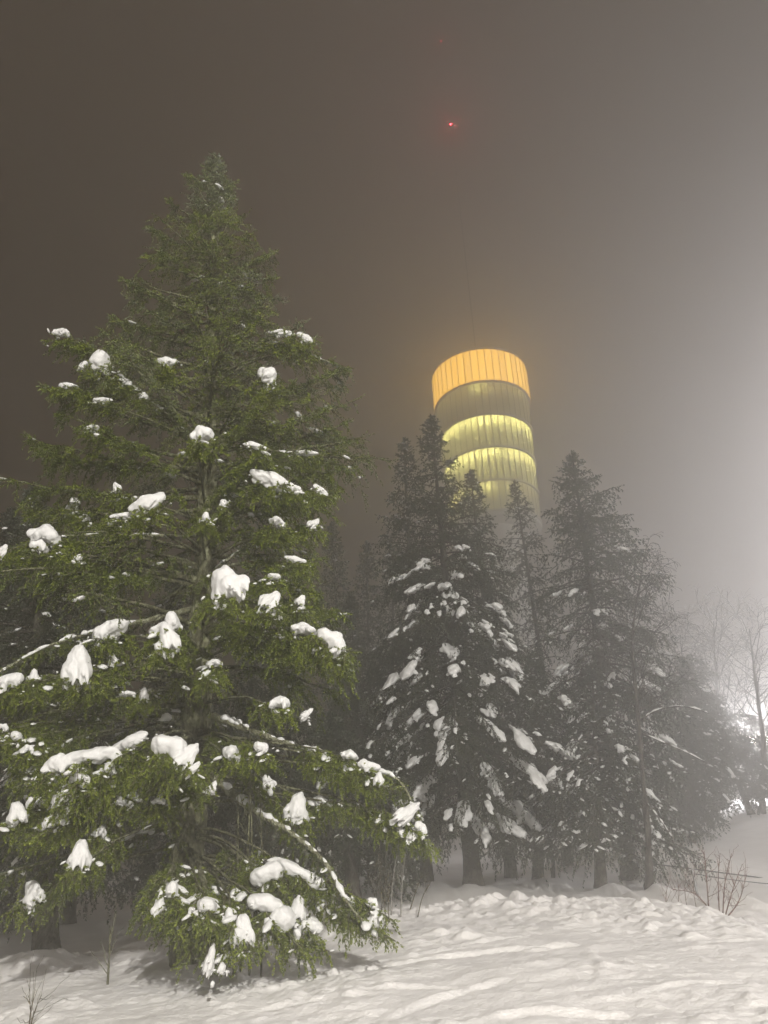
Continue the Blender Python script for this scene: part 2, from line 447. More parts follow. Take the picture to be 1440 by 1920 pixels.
def dress(F, pts, rng, t0=.3, latsp=.09, latlen=.4, shsp=.065, shlen=.11, hang=.3, tint=.5, frost=0., sparse=0., bunch=True):
    """side twigs along a branch, shoots along the side twigs"""
    pts, L = resample(pts, 16)
    s = np.arange(t0 * L, L, latsp) + rng.uniform(-.3, .3) * latsp
    if len(s) == 0: return
    s = np.clip(s + rng.uniform(-.4, .4, len(s)) * latsp, 0, L)
    if bunch:
        ph_ = rng.uniform(0, 99); bn = noise3(np.stack([s * 2.6, s * 0 + ph_, s * 0], 1))
        s = s[(bn > -.22) | (s > L * .92)]
        if len(s) == 0: return
    if sparse: s = s[rng.uniform(size=len(s)) > sparse]
    if len(s) == 0: return
    t = s / L; kk = t * 15; i = np.clip(kk.astype(int), 0, 14); f = (kk - i)[:, None]
    p = pts[i] * (1 - f) + pts[i + 1] * f
    T = norm(pts[i + 1] - pts[i])
    Z = np.array([0, 0, 1.0])
    S = norm(np.cross(T, Z)); n = len(s)
    side = np.where(np.arange(n) % 2 == 0, 1.0, -1.0)[:, None]
    prof = np.clip((1 - t) * 3.2 + .18, 0, 1) * np.clip(.45 + (t - t0) * 1.6, 0, 1)
    ll = np.maximum(latlen * prof * rng.uniform(.55, 1.2, n), .05)
    a = np.radians(rng.uniform(38, 72, n))[:, None]
    d = norm(T * np.cos(a) + S * side * np.sin(a) + Z * (rng.uniform(-.35, .18, n)[:, None] - hang * rng.uniform(.3, 1.3, n)[:, None]))
    droop = .28 + .5 * hang
    m = np.maximum((ll / shsp * 1.9).astype(int), 2)
    # twig polylines
    u3 = np.array([0, .5, 1.0])[None, :, None]
    tw = p[:, None] + d[:, None] * ll[:, None, None] * u3 - Z * droop * ll[:, None, None] * u3 ** 2
    F.tw.append(tw); F.tr.append(np.stack([.004 + .004 * ll, .0035 + .002 * ll, np.full(n, .002)], 1))
    F.lat.append(np.concatenate([tw[:, 1], tw[:, 2] - tw[:, 0], ll[:, None]], 1))
    j = np.repeat(np.arange(n), m)
    off = np.concatenate([np.arange(q) for q in m])
    u = (off + .6) / m[j]
    last = off == m[j] - 1
    u = np.where(last, 1.0, u)
    pos = p[j] + d[j] * (ll[j] * u)[:, None] - Z * (droop * ll[j] * u * u)[:, None]
    d2 = norm(d[j] - 2 * droop * u[:, None] * Z)
    s2 = norm(np.cross(d2, Z + rng.normal(0, .75, (len(j), 3))))
    sg = np.where(off % 2 == 0, 1.0, -1.0)[:, None]
    an = np.radians(rng.uniform(28, 62, len(j)))[:, None]
    sd = norm(d2 * np.cos(an) + s2 * sg * np.sin(an) + rng.normal(0, .16, (len(j), 3)) - Z * hang * .5)
    sd = np.where(last[:, None], d2, sd)
    sl = shlen * rng.uniform(.55, 1.25, len(j))
    F.o.append(pos); F.d.append(sd); F.l.append(sl)
    clump = rng.normal(0, .13, n)[j]
    F.t.append(np.clip(tint + clump + rng.normal(0, .12, len(j)) + .15 * (u - .5), 0, 1))
    F.f.append(np.clip(frost * (.4 + .8 * u) * rng.uniform(.2, 1.3, len(j)), 0, 1))
    # shoots on the branch end itself
    e = max(int(L * .25 / shsp), 3)
    tt = np.linspace(.75, 1, e); kk = tt * 15; i = np.clip(kk.astype(int), 0, 14); f = (kk - i)[:, None]
    pe = pts[i] * (1 - f) + pts[i + 1] * f; Te = norm(pts[i + 1] - pts[i])
    F.o.append(pe); F.d.append(norm(Te + rng.normal(0, .3, (e, 3)))); F.l.append(np.full(e, shlen * 1.1)); F.t.append(np.full(e, min(1, tint + .15))); F.f.append(np.full(e, frost))

def needles(F, rng, K=10, nl=.024, nw=.0035):
    O, D, L, T, Fr = F.arr()
    n = len(O)
    ref = norm(rng.normal(size=(n, 3)))
    A = norm(np.cross(D, ref)); B = np.cross(D, A)
    k = np.arange(K)
    s = ((k + .3) / K)[None, :, None]
    th = (k * 2.4)[None] + rng.uniform(0, 6.28, (n, 1))
    c, si = np.cos(th)[..., None], np.sin(th)[..., None]
    rad = c * A[:, None] + si * B[:, None]
    tan = -si * A[:, None] + c * B[:, None]
    nd = norm(D[:, None] * .8 + rad * .75)
    ln = nl * (1 - .35 * s) * rng.uniform(.8, 1.2, (n, K, 1))
    base = O[:, None] + D[:, None] * L[:, None, None] * s
    V = np.stack([base - tan * nw, base + tan * nw, base + nd * ln], 2).reshape(-1, 3)
    # the last needle is the shoot's point
    F3 = np.arange(n * K * 3).reshape(-1, 3)
    Tk = np.clip(T[:, None] + .30 * (s[0].T - .45), 0, 1)
    return V, F3, np.repeat(Tk.ravel(), 3), np.repeat(Fr, K * 3)

def dust(pos, dirs, size, rng, thick=.4, IV2=None, IF2=None):
    """small flattened lumps of snow, joined"""
    n = len(pos)
    Z = np.array([0, 0, 1.0]); d = norm(norm(dirs) * np.array([1, 1, .35]))
    ey = norm(np.cross(Z, d)); ez = np.cross(d, ey)
    sc_ = size[:, None] * np.stack([rng.uniform(.9, 1.9, n), rng.uniform(.5, .85, n), rng.uniform(.26, .46, n) * thick / .4], 1)
    V0 = IV2[None] * (1 + .33 * noise3(IV2[None] * 1.4 + rng.uniform(0, 50, (n, 1, 3))))[..., None]
    V = V0 * sc_[:, None]
    V = V[..., 0:1] * d[:, None] + V[..., 1:2] * ey[:, None] + V[..., 2:3] * ez[:, None] + pos[:, None]
    Fm = IF2[None] + (np.arange(n) * len(IV2))[:, None, None]
    return V.reshape(-1, 3), Fm.reshape(-1, 3)

def trunk_mesh(pts, r0, r1, rng, sides=18, flare=.5, n=60, knob=.08):
    q, L = resample(pts, n)
    t = np.linspace(0, 1, n)
    r = r1 + (r0 - r1) * (1 - t) ** .9 + flare * r0 * np.exp(-t * L / .35)
    V, Fc = tubes(q[None], r[None], sides)
    c = np.repeat(q, sides, 0)
    d = V - c
    V = c + d * (1 + knob * 2 * noise3(V * np.array([5, 5, 2.2])) + knob * noise3(V * 13))[:, None]
    return mesh('trunk', V, Fc, True)

def limb_mesh(pts, r0, r1, sides=10, n=40, knob=.30, name='limb'):
    q, L = resample(pts, n)
    t = np.linspace(0, 1, n)
    V, Fc = tubes(q[None], (r0 + (r1 - r0) * t)[None], sides)
    c = np.repeat(q, sides, 0)
    V = c + (V - c) * (1 + knob * 2 * noise3(V * 9) + knob * noise3(V * 31))[:, None]
    return mesh(name, V, Fc, True), q

def snow_strip(parent, base, q, r, rng, t0, t1, w, h, name='snow_strip'):
    """a ridge of snow lying along a limb"""
    n = len(q); L = np.linalg.norm(np.diff(q, axis=0), axis=1).sum()
    m = max(int(L * (t1 - t0) / .022), 8)
    tt = np.linspace(t0, t1, m) * (n - 1); i = np.clip(tt.astype(int), 0, n - 2); f = (tt - i)[:, None]
    c = q[i] * (1 - f) + q[i + 1] * f
    sd = rng.uniform(0, 99)
    s = np.linspace(0, L * (t1 - t0), m)
    prof = np.clip(.66 + .75 * noise3(np.stack([s * 5.5, s * 0 + sd, s * 0], 1)) + .35 * noise3(np.stack([s * 14, s * 0 + sd, s * 0], 1)), .05, 1.4)
    prof *= np.sqrt(np.clip(np.minimum(s, s[-1] - s) / .08, 0.003, 1))
    T = norm(np.gradient(c, axis=0)); Z = np.array([0, 0, 1.0])
    S = norm(np.cross(T, Z)); U = np.cross(S, T)
    th = np.arange(12) * 2 * math.pi / 12
    hz = np.where(np.sin(th) > 0, h, h * .45)
    V = c[:, None] + (S[:, None] * (np.cos(th) * w)[None, :, None] + U[:, None] * (np.sin(th) * hz)[None, :, None]) * prof[:, None, None] + U[:, None] * (r * .6)
    V = V.reshape(-1, 3); V = V + norm(V - np.repeat(c, 12, 0)) * (w * .28 * noise3(V * 16))[:, None]
    ix = np.arange(m * 12).reshape(m, 12); nx_ = np.roll(ix, -1, 1)
    Fq = np.stack([ix[:-1], ix[1:], nx_[1:], nx_[:-1]], -1).reshape(-1, 4)
    return link(name, mesh(name, V - base, Fq, True), parent, M_SNOW)

def finish_spruce(root, base, F, rng, matf, K, nl, nw, dust_n=0, dust_s=.04, branches=None, bark=None, dust_z=None, twigs=True):
    V, F3, T, Fr = needles(F, rng, K, nl, nw)
    fo = link('foliage', mesh('foliage', V - base, F3, False, {'tint': T, 'frost': Fr}), root, matf); fo['kind'] = 'stuff'
    if twigs:
        tw = np.concatenate(F.tw); tr = np.concatenate(F.tr)
        V, Fq = tubes(tw, tr, 3)
        to = link('twigs', mesh('twigs', V - base, Fq), root, M_TWIG); to['kind'] = 'stuff'
    if branches:
        V, Fq = merge(branches)
        bo = link('branches', mesh('branches', V - base, Fq, True), root, bark); bo['kind'] = 'stuff'
    if dust_n:
        lat = np.concatenate(F.lat)
        if dust_z is not None:
            keep = rng.uniform(size=len(lat)) < dust_z(lat[:, 2])
            lat = lat[keep]
        k = rng.choice(len(lat), min(dust_n, len(lat)), replace=False)
        sz = dust_s * rng.uniform(.4, 1.0, len(k)) ** 1.5 * 1.6
        V, Fm = dust(lat[k, :3] + np.array([0, 0, 1]) * (sz * .25)[:, None], lat[k, 3:6], sz, rng, .4, *((IV2, IF2) if K > 8 else (IV1, IF1)))
        do = link('snow_dusting', mesh('snow_dusting', V - base, Fm, True), root, M_SNOW); do['kind'] = 'stuff'

TRIS = {}
# ------------------------------------------------------------------ the near spruce
def near_spruce():
    rng = np.random.RandomState(11); prng = random.Random(5)
    Y0 = 10.3
    bx, by = P(362, 1775, Y0)[0], Y0
    base = np.array([bx, by, gz(bx, by) - .05])
    root = empty('spruce_tree', base)
    tag(root, 'large green spruce with mossy trunk and thick snow pillows, nearest tree on the left', 'tree')
    tip = P(402, 300, Y0)
    TP = [base, P(352, 1600, Y0), P(368, 1350, Y0), P(385, 1050, Y0), P(392, 800, Y0), P(398, 550, Y0), tip]
    
    link('trunk', trunk_mesh([p - base for p in TP], .235, .012, rng, 22, .12, 160, .10), root, M_BARK)
    tq, tL = resample(TP, 200)
    def trunk_at(z):
        i = np.argmin(np.abs(tq[:, 2] - z)); return tq[i]
    H = tip[2] - base[2]
    # silhouette of the crown, rows of the photograph turned into metres
    rows = [(300, 393, 406), (340, 375, 425), (380, 340, 438), (440, 300, 455), (455, 290, 495), (520, 255, 515), (580, 225, 505), (625, 215, 505), (650, 200, 560),
            (700, 190, 630), (760, 120, 640), (800, 70, 650), (880, 20, 665), (960, 30, 640), (1050, 0, 590), (1150, -60, 590), (1250, -120, 640),
            (1350, -160, 650), (1450, -190, 640), (1550, -200, 600), (1620, -180, 560)]
    zz, rl, rr = [], [], []
    for y, l, r in rows:
        a, b = P(l, y, Y0), P(r, y, Y0); c = trunk_at((a[2] + b[2]) / 2)
        zz.append((a[2] + b[2]) / 2); rl.append(c[0] - a[0]); rr.append(b[0] - c[0])
    zz, rl, rr = map(lambda v: np.array(v)[::-1], (zz, rl, rr))
    F = Fol(); BR = []
    def branch(rootp, tipp, sag, r0, dr=None, n=12, bend=0.):
        rootp, tipp = np.asarray(rootp), np.asarray(tipp)
        t = np.linspace(0, 1, n)[:, None]
        L = np.linalg.norm(tipp - rootp)
        q = rootp + (tipp - rootp) * t
        q[:, 2] += (-sag * L * 4 * t * (1 - t) )[:, 0]
        hs = norm(np.cross(tipp - rootp, [0, 0, 1.0]))
        q += hs * (bend * L * np.sin(t * math.pi))
        q += np.stack([noise3(q * 1.7 + 5), noise3(q * 1.7 + 15), noise3(q * 1.7 + 25)], 1) * .05 * t * L ** .5
        V, Fc = tubes(q[None], (r0 * (1 - t[:, 0]) ** .8 + .004)[None], 6)
        BR.append((V, Fc))
        return q
    zlo, zhi = zz[0], zz[-1]
    nfill = 215
    for k in range(nfill):
        h = ((k + rng.uniform()) / nfill)
        zt = zlo + (zhi - zlo) * (h ** .86)
        az = (k * 2.399 + rng.normal(0, .35))
        cx, sy = math.cos(az), math.sin(az)
        el = np.interp(zt, zz, rl); er = np.interp(zt, zz, rr); em = min(.5 * (el + er), 1.75)
        e = er if cx > 0 else el
        rr_ = math.hypot(cx * e, sy * em) * rng.uniform(.62, 1.0)
        nz = float(noise3(np.array([cx * 1.3, sy * 1.3, zt * .75]) + 40)); rr_ *= 1 + np.interp(zt, [4, 8], [.4, .75]) * nz
        if rr_ < .1: continue
        if nz < -.3: continue
        if zt < 4.3 and cx > .1 and sy < .2: continue
        if 1.9 < zt < 4.8 and abs(cx) < .5 and sy < 0 and rng.uniform() < .7: continue
        if zt < 3.4 and rng.uniform() < .6: continue
        if zt < 7.5 and rng.uniform() < .38: continue
        if cx < -.3 and 5.5 < zt < 10.5 and rng.uniform() < .35: continue
        if 2.2 < zt < 4.0 and sy < -.3 and rng.uniform() < .5: continue       # the open, bare middle of the lower crown
        hf = (zt - base[2]) / H
        rise = np.interp(hf, [0, .3, .55, .8, 1], [-.42, -.22, .05, .25, .6]) + rng.normal(0, .06)
        tp_ = np.array([trunk_at(zt)[0] + cx * rr_, by + sy * rr_, zt])
        rp = trunk_at(min(zt - rise * rr_, tip[2] - .05))
        q = branch(rp, tp_, .04 if hf > .5 else -.05, .012 + .012 * rr_)
        hang = np.interp(hf, [0, .5, .8, 1], [.42, .34, .2, .0])
        frost = .40 * sstep((hf - .86) / .12) + (.22 if (hf > .5 and rng.uniform() < .25) else 0.02)
        if cx < 0 and .45 < hf < .75: frost += .18 * rng.uniform()
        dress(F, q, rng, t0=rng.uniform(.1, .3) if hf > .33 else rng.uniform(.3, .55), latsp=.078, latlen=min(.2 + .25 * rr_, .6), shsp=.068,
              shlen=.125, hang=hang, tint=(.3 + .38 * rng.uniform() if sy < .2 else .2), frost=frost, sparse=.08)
        # pale hanging lichen and dead twigs on the inner half
        if hf < .8:
            dress(F, q[:7], rng, t0=.15, latsp=.16, latlen=.22, shsp=.10, shlen=.06, hang=.7, tint=.1, frost=.28, sparse=.3)
    # short twigs up the leader
    for k in range(46):
        z = tip[2] - (k / 46) ** 1.3 * 2.1 - .02
        az = k * 2.4; l = .08 + (tip[2] - z) * .22
        rp = trunk_at(z); tp_ = rp + np.array([math.cos(az) * l, math.sin(az) * l, l * .75])
        dress(F, np.array([rp, (rp + tp_) / 2, tp_]), rng, t0=.05, latsp=.05, latlen=.12, shsp=.05, shlen=.07, hang=0, tint=.4, frost=.3)
    dress(F, np.array([tip - [0, 0, .5], tip - [0, 0, .2], tip + [0, 0, .06]]), rng, t0=0, latsp=.04, latlen=.1, shsp=.04, shlen=.06, hang=-.2, tint=.4, frost=.35)

    TIPS = [(318, 378, -.1), (283, 432, .1), (232, 525, -.3), (207, 592, -.2), (437, 352, .1), (432, 396, -.3), (350, 330, .1), (300, 470, -.4), (515, 470, -.1), (470, 440, -.3), (515, 520, .1), (495, 560, -.5),
            (590, 630, -.2), (652, 688, -.3), (620, 760, -.4), (655, 790, -.2), (668, 870, -.4), (630, 925, -.5), (600, 985, -.6), (205, 655, .2), (90, 725, -.9), (150, 690, -.9), (45, 815, -.8), (75, 850, -.3),
            (8, 893, -.7), (40, 945, -.5), (590, 1060, -.7), (600, 1110, -.8), (650, 1150, -.9), (655, 1250, -1.0), (630, 1300, -1.0), (340, 560, -.9), (420, 520, -.9), (380, 640, -1.0), (300, 760, -1.1),
            (450, 740, -1.2), (500, 760, -1.2), (120, 780, -1.1), (230, 820, -1.3), (480, 860, -1.5), (330, 920, -1.5), (150, 1080, -1.4), (60, 1090, -1.2), (500, 1180, -1.7), (560, 1230, -1.5), (30, 1440, -1.4), (15, 1400, -1.6),
            (300, 1470, -1.9), (360, 1500, -1.6), (470, 1430, -1.6), (270, 1710, -1.5), (330, 1745, -1.6), (420, 1760, -1.8), (560, 1720, -1.5), (120, 1660, -1.2), (40, 1700, -1.2), (395, 1812, -2.1), (420, 1800, -2.1), (300, 1700, -2.0)]
    for (px, py, dy) in TIPS:
        c = P(px, py, Y0 + dy)
        l0 = math.hypot(c[0] - trunk_at(c[2])[0], dy)
        rise = np.interp((c[2] - base[2]) / H, [0, .3, .55, .8, 1], [-.5, -.2, .15, .5, .9])
        rp = trunk_at(np.clip(c[2] - rise * l0, base[2] + .5, tip[2] - .1))
        q = branch(rp, c, .05 if c[2] > 6 else -.06, .012 + .010 * l0)
        fr = .12 if c[2] > 8 else .02
        dress(F, q, rng, t0=.35, latsp=.045, latlen=min(.22 + .16 * l0, .5) * (1 if c[2] > 3 else .7), shsp=.045, shlen=.09, hang=.28, tint=.5 + .15 * rng.uniform(), frost=fr)
    # limbs one can follow with the eye: pixels, depths, radius, bare length, foliage
    LIMBS = [
        ([(372, 845, 10.3), (325, 790, 10.0), (268, 742, 9.7), (200, 690, 9.4), (135, 640, 9.2)], .036, .35, .35, .30, (.12, .80)),
        ([(360, 1140, 10.3), (290, 1160, 9.9), (200, 1180, 9.4), (100, 1208, 9.0), (-20, 1270, 8.7)], .042, .4, .35, .35, (.3, .95)),
        ([(350, 1330, 10.3), (280, 1370, 9.8), (200, 1412, 9.3), (110, 1440, 8.9), (20, 1480, 8.6)], .048, .35, .45, .4, (.05, .92)),
        ([(368, 1330, 10.3), (450, 1362, 10.0), (560, 1402, 9.7), (680, 1440, 9.4), (745, 1462, 9.2), (790, 1540, 9.1)], .045, .52, .40, .55, (.12, .85)),
        ([(380, 1440, 10.3), (470, 1515, 9.5), (560, 1572, 9.0), (615, 1625, 8.7), (650, 1690, 8.5), (690, 1738, 8.4)], .052, .55, .22, .4, (.15, .9)),
        ([(350, 1520, 10.3), (250, 1570, 9.8), (140, 1600, 9.4), (0, 1640, 9.0)], .034, .35, .45, .5, (.25, .6)),
        ([(375, 1005, 10.3), (290, 1004, 9.9), (190, 1003, 9.5), (90, 1010, 9.3), (-10, 1040, 9.2)], .028, .4, .45, .45, (.2, .6)),
        ([(390, 960, 10.3), (420, 985, 10.0), (470, 970, 9.7), (540, 950, 9.5), (620, 935, 9.4)], .026, .35, .40, .3, (.5, .8)),
        ([(372, 1190, 10.3), (420, 1185, 10.0), (500, 1180, 9.6), (580, 1190, 9.3), (655, 1235, 9.1)], .034, .3, .5, .35, (.05, .4)),
        ([(388, 1080, 10.3), (440, 1040, 10.0), (500, 1000, 9.8), (560, 1000, 9.6)], .024, .3, .4, .3, (.1, .5)),
        ([(350, 1290, 10.3), (230, 1300, 9.8), (110, 1290, 9.3), (20, 1330, 9.0)], .030, .3, .45, .4, (.5, .85)),
        ([(395, 720, 10.3), (450, 690, 10.1), (520, 650, 10.0), (590, 670, 9.9), (650, 690, 9.8)], .026, .3, .35, .3, (.5, .85)),
        ([(392, 860, 10.3), (450, 840, 10.0), (540, 850, 9.8), (600, 860, 9.7), (660, 880, 9.6)], .026, .45, .35, .35, (.5, .8)),
        ([(355, 1650, 10.3), (330, 1590, 10.1), (300, 1500, 9.6), (240, 1450, 9.2)], .02, .5, .3, .4, (.6, .9)),
    ]
    for pts, r, t0, ll, hang, (s0, s1) in LIMBS:
        pw = np.array([P(*p) for p in pts])
        me, q = limb_mesh([p - base for p in pw], r, .010, 12, 90)
        link('limb', me, root, M_LICHEN)
        dress(F, pw, rng, t0=t0, latsp=.055, latlen=ll, shsp=.055, shlen=.10, hang=hang, tint=.5, frost=.02)
        dress(F, pw, rng, t0=.08, latsp=.10, latlen=.16, shsp=.05, shlen=.045, hang=.35, tint=.08, frost=.35, sparse=.2)   # lichen tufts
        n_ = len(q)
        segs = []; a = s0
        while a < s1:
            b = min(a + rng.uniform(.06, .22), s1); segs.append((a, b)); a = b + rng.uniform(0, .05)
        for a, b in segs:
            wsn = r * rng.uniform(.8, 1.35) * (1 - .4 * a) + .012
            snow_strip(root, base, q + base, r * (1 - a) * .9, rng, a, b, wsn, wsn * 1.0)
    # snow pillows: px, py, width, height (pixels), tilt (right end down +), long?, depth offset
    C = [(118, 622, 34, 22, 10, 0, -1.1), (186, 678, 64, 40, 28, 0, -.95), (236, 716, 24, 14, 35, 1, -.8), (268, 741, 24, 12, 25, 1, -.7), (122, 722, 30, 12, 0, 1, -.9),
         (315, 678, 40, 16, 5, 1, -1.0), (503, 707, 46, 32, 42, 0, -1.0), (528, 624, 42, 12, 0, 1, -.5), (572, 633, 32, 16, 30, 1, -.5), (378, 811, 52, 36, -15, 0, -1.6),
         (190, 750, 40, 10, 5, 1, -.9), (172, 803, 28, 14, -10, 0, -.9), (480, 836, 46, 14, 20, 1, -1.3), (575, 850, 50, 11, 10, 1, -.6), (516, 904, 92, 26, 14, 1, -1.1),
         (554, 914, 30, 18, 10, 0, -1.15), (600, 918, 34, 14, 25, 1, -.8), (590, 980, 18, 24, 50, 0, -.8), (160, 973, 32, 16, 20, 0, -.3), (136, 950, 38, 36, 0, 0, -.1),
         (88, 1000, 66, 42, 20, 0, -1.2), (74, 1022, 40, 26, 5, 0, -1.25), (4, 1030, 22, 24, 20, 0, -1.2), (148, 1046, 20, 14, 25, 0, -1.1), (280, 942, 72, 30, -25, 1, -1.3),
         (232, 966, 50, 16, -15, 1, -1.2), (218, 912, 18, 18, -30, 0, -.9), (420, 943, 22, 14, -20, 0, -1.2), (386, 969, 24, 18, 0, 0, -1.3), (520, 978, 34, 14, 10, 0, -1.1),
         (556, 1050, 42, 12, 15, 1, -1.0), (424, 1090, 80, 62, -28, 0, -1.9), (514, 1079, 34, 16, 5, 0, -1.4), (438, 1100, 20, 14, 0, 0, -2.0), (408, 1128, 20, 12, -20, 0, -1.95),
         (508, 1122, 40, 38, 35, 0, -1.6), (565, 1124, 22, 18, 20, 0, -1.1), (568, 1142, 26, 12, 5, 0, -1.1), (570, 1178, 60, 26, 12, 0, -1.4), (625, 1200, 78, 44, 38, 0, -1.4),
         (207, 1178, 66, 36, -22, 0, -1.4), (185, 1195, 40, 24, -35, 0, -1.4), (322, 1165, 48, 36, -10, 0, -1.6), (298, 1178, 56, 28, -30, 0, -1.6), (315, 1192, 50, 50, -20, 0, -1.75),
         (146, 1242, 68, 66, -15, 0, -1.6), (20, 1272, 62, 40, -20, 0, -1.6), (64, 1265, 24, 20, 0, 0, -1.4), (165, 1283, 24, 14, -20, 0, -1.4), (527, 1314, 44, 30, 8, 0, -1.4),
         (577, 1336, 16, 24, 50, 0, -1.2), (318, 1392, 92, 58, 8, 0, -1.9), (355, 1415, 44, 44, 48, 0, -1.9), (362, 1440, 20, 30, 50, 0, -1.9), (490, 1397, 38, 26, 10, 0, -1.5),
         (115, 1456, 60, 36, 15, 0, -1.6), (128, 1488, 48, 42, 20, 0, -1.7), (245, 1392, 80, 26, -24, 1, -1.6), (175, 1415, 100, 34, -12, 1, -1.7), (110, 1432, 60, 30, -5, 1, -1.7), (150, 1455, 60, 34, 25, 0, -1.8), (205, 1440, 36, 20, 10, 0, -1.7), (30, 1522, 44, 34, -25, 0, -1.6), (102, 1535, 50, 34, -30, 0, -1.6),
         (70, 1500, 34, 22, 10, 0, -1.4), (188, 1557, 26, 20, 5, 0, -1.3), (151, 1598, 48, 42, 5, 0, -1.7), (78, 1550, 30, 16, 10, 0, -1.4), (60, 1672, 46, 38, -35, 0, -1.0),
         (435, 1410, 36, 26, 10, 0, -1.3), (556, 1510, 54, 44, 10, 0, -.7), (500, 1465, 28, 22, -35, 0, -.7), (657, 1414, 38, 20, 20, 0, -1.0), (690, 1436, 44, 18, 10, 1, -1.0),
         (712, 1458, 22, 20, 15, 0, -1.1), (600, 1500, 40, 20, 10, 0, -.6), (768, 1522, 34, 46, 60, 0, -1.25), (790, 1552, 40, 26, 50, 0, -1.25), (775, 1560, 16, 34, 70, 0, -1.25), (742, 1532, 26, 14, 0, 0, -1.1),
         (497, 1632, 84, 50, -28, 0, -1.3), (556, 1632, 110, 26, 28, 1, -1.25), (322, 1668, 42, 28, 15, 0, -1.7), (300, 1695, 30, 26, 0, 0, -1.7), (388, 1698, 66, 28, 8, 0, -1.8),
         (430, 1715, 26, 22, 0, 0, -1.8), (455, 1740, 52, 44, -10, 0, -1.8), (394, 1795, 24, 40, 10, 0, -1.9), (416, 1815, 24, 18, 0, 0, -1.9), (498, 1690, 92, 44, 12, 0, -1.5), (530, 1722, 84, 42, 18, 0, -1.5),
         (560, 1700, 40, 34, 10, 0, -1.4), (585, 1735, 44, 30, 20, 0, -1.4), (700, 1690, 28, 18, 35, 0, -1.5), (706, 1722, 34, 26, 10, 0, -1.5), (30, 1380, 40, 16, 20, 0, -1.5), (55, 1402, 26, 14, 30, 0, -1.5), (8, 1362, 24, 14, 20, 0, -1.5),
         (100, 1372, 24, 14, -5, 0, -1.0), (270, 1300, 20, 20, 0, 0, -1.2), (390, 1262, 22, 14, 0, 0, -1.4), (400, 1242, 34, 16, -20, 0, -1.4), (240, 1300, 30, 12, 5, 0, -1.2), (640, 1440, 20, 12, 0, 0, -.9),
         (400, 1475, 20, 20, 30, 0, -1.5), (60, 1440, 26, 14, 0, 0, -1.3), (300, 1500, 30, 16, 5, 0, -1.3), (225, 1500, 26, 18, 10, 0, -1.4), (210, 1235, 22, 22, -40, 0, -1.3)]
    crumbs = []
    for (px, py, wpx, hpx, tilt, lg, dy) in C:
        Y = Y0 + dy * 1.2
        c = P(px, py, Y)
        d = CMn @ np.array([(px - 720) / FPX, (960 - py) / FPX, -1.0])
        mpp = Y / d[1] / FPX
        W, Hh = wpx * mpp, hpx * mpp
        ex = CMn @ np.array([math.cos(R(tilt)), -math.sin(R(tilt)), 0])
        ex = norm(ex + np.array([0, rng.uniform(-.3, .3), 0]))
        long = bool(lg)
        pillow(root, base, c, ex, W * 1.15, (max(W * .42, Hh * .9)) if long else max(W * .8, Hh * .75), Hh * (1.25 if long else 1.25), prng, long)
        for _ in range(int(3 + W * 20)):
            crumbs.append(np.r_[c + ex * rng.normal(0, W * .38) + np.array([0, rng.normal(0, .05), -abs(rng.normal(0, Hh * .45)) - .02]), rng.uniform(.010, .028)])
        # the spray that carries it
        if W < .12: continue
        rp_z = c[2] + np.interp(c[2], [1, 4, 8, 12], [.5, .3, -.3, -.6]) * (1 + .3 * rng.uniform())
        rp = trunk_at(np.clip(rp_z, base[2] + .6, tip[2] - .3))
        out = norm(np.array([c[0] - rp[0], c[1] - rp[1], 0]))
        end = c + out * (W * .35 + .12) - np.array([0, 0, Hh * .5 + .10])
        q = branch(rp, end, -.06, .02, bend=rng.uniform(-.05, .05))
        # laterals just under the pillow, so that its rim is ragged with shoots
        dress(F, q, rng, t0=.62, latsp=.045, latlen=min(.18 + W * .75, .5), shsp=.05, shlen=.095, hang=.45, tint=.62, frost=0)
        off = ex * W * .3
        for sgn in (-1, 1):
            q2 = np.array([q[7], (q[7] + c + sgn * off) / 2 - [0, 0, Hh * .2], c + sgn * off * 1.25 - [0, 0, Hh * .55]])
            dress(F, q2, rng, t0=.3, latsp=.05, latlen=min(.14 + W * .5, .36), shsp=.05, shlen=.09, hang=.5, tint=.66, frost=0)
    crumbs = np.array(crumbs)
    V, Fm = dust(crumbs[:, :3], rng.normal(size=(len(crumbs), 3)), crumbs[:, 3], rng, .5, IV1, IF1)
    co_ = link('snow_crumbs', mesh('snow_crumbs', V - base, Fm, True), root, M_SNOW); co_['kind'] = 'stuff'
    finish_spruce(root, base, F, rng, M_FOL, 9, .036, .0105, 700, .045, BR, M_BARK, dust_z=lambda z: np.interp(z, [1, 3, 7, 9, 14], [1, .9, .4, .15, .12]))
    return root
near_spruce()

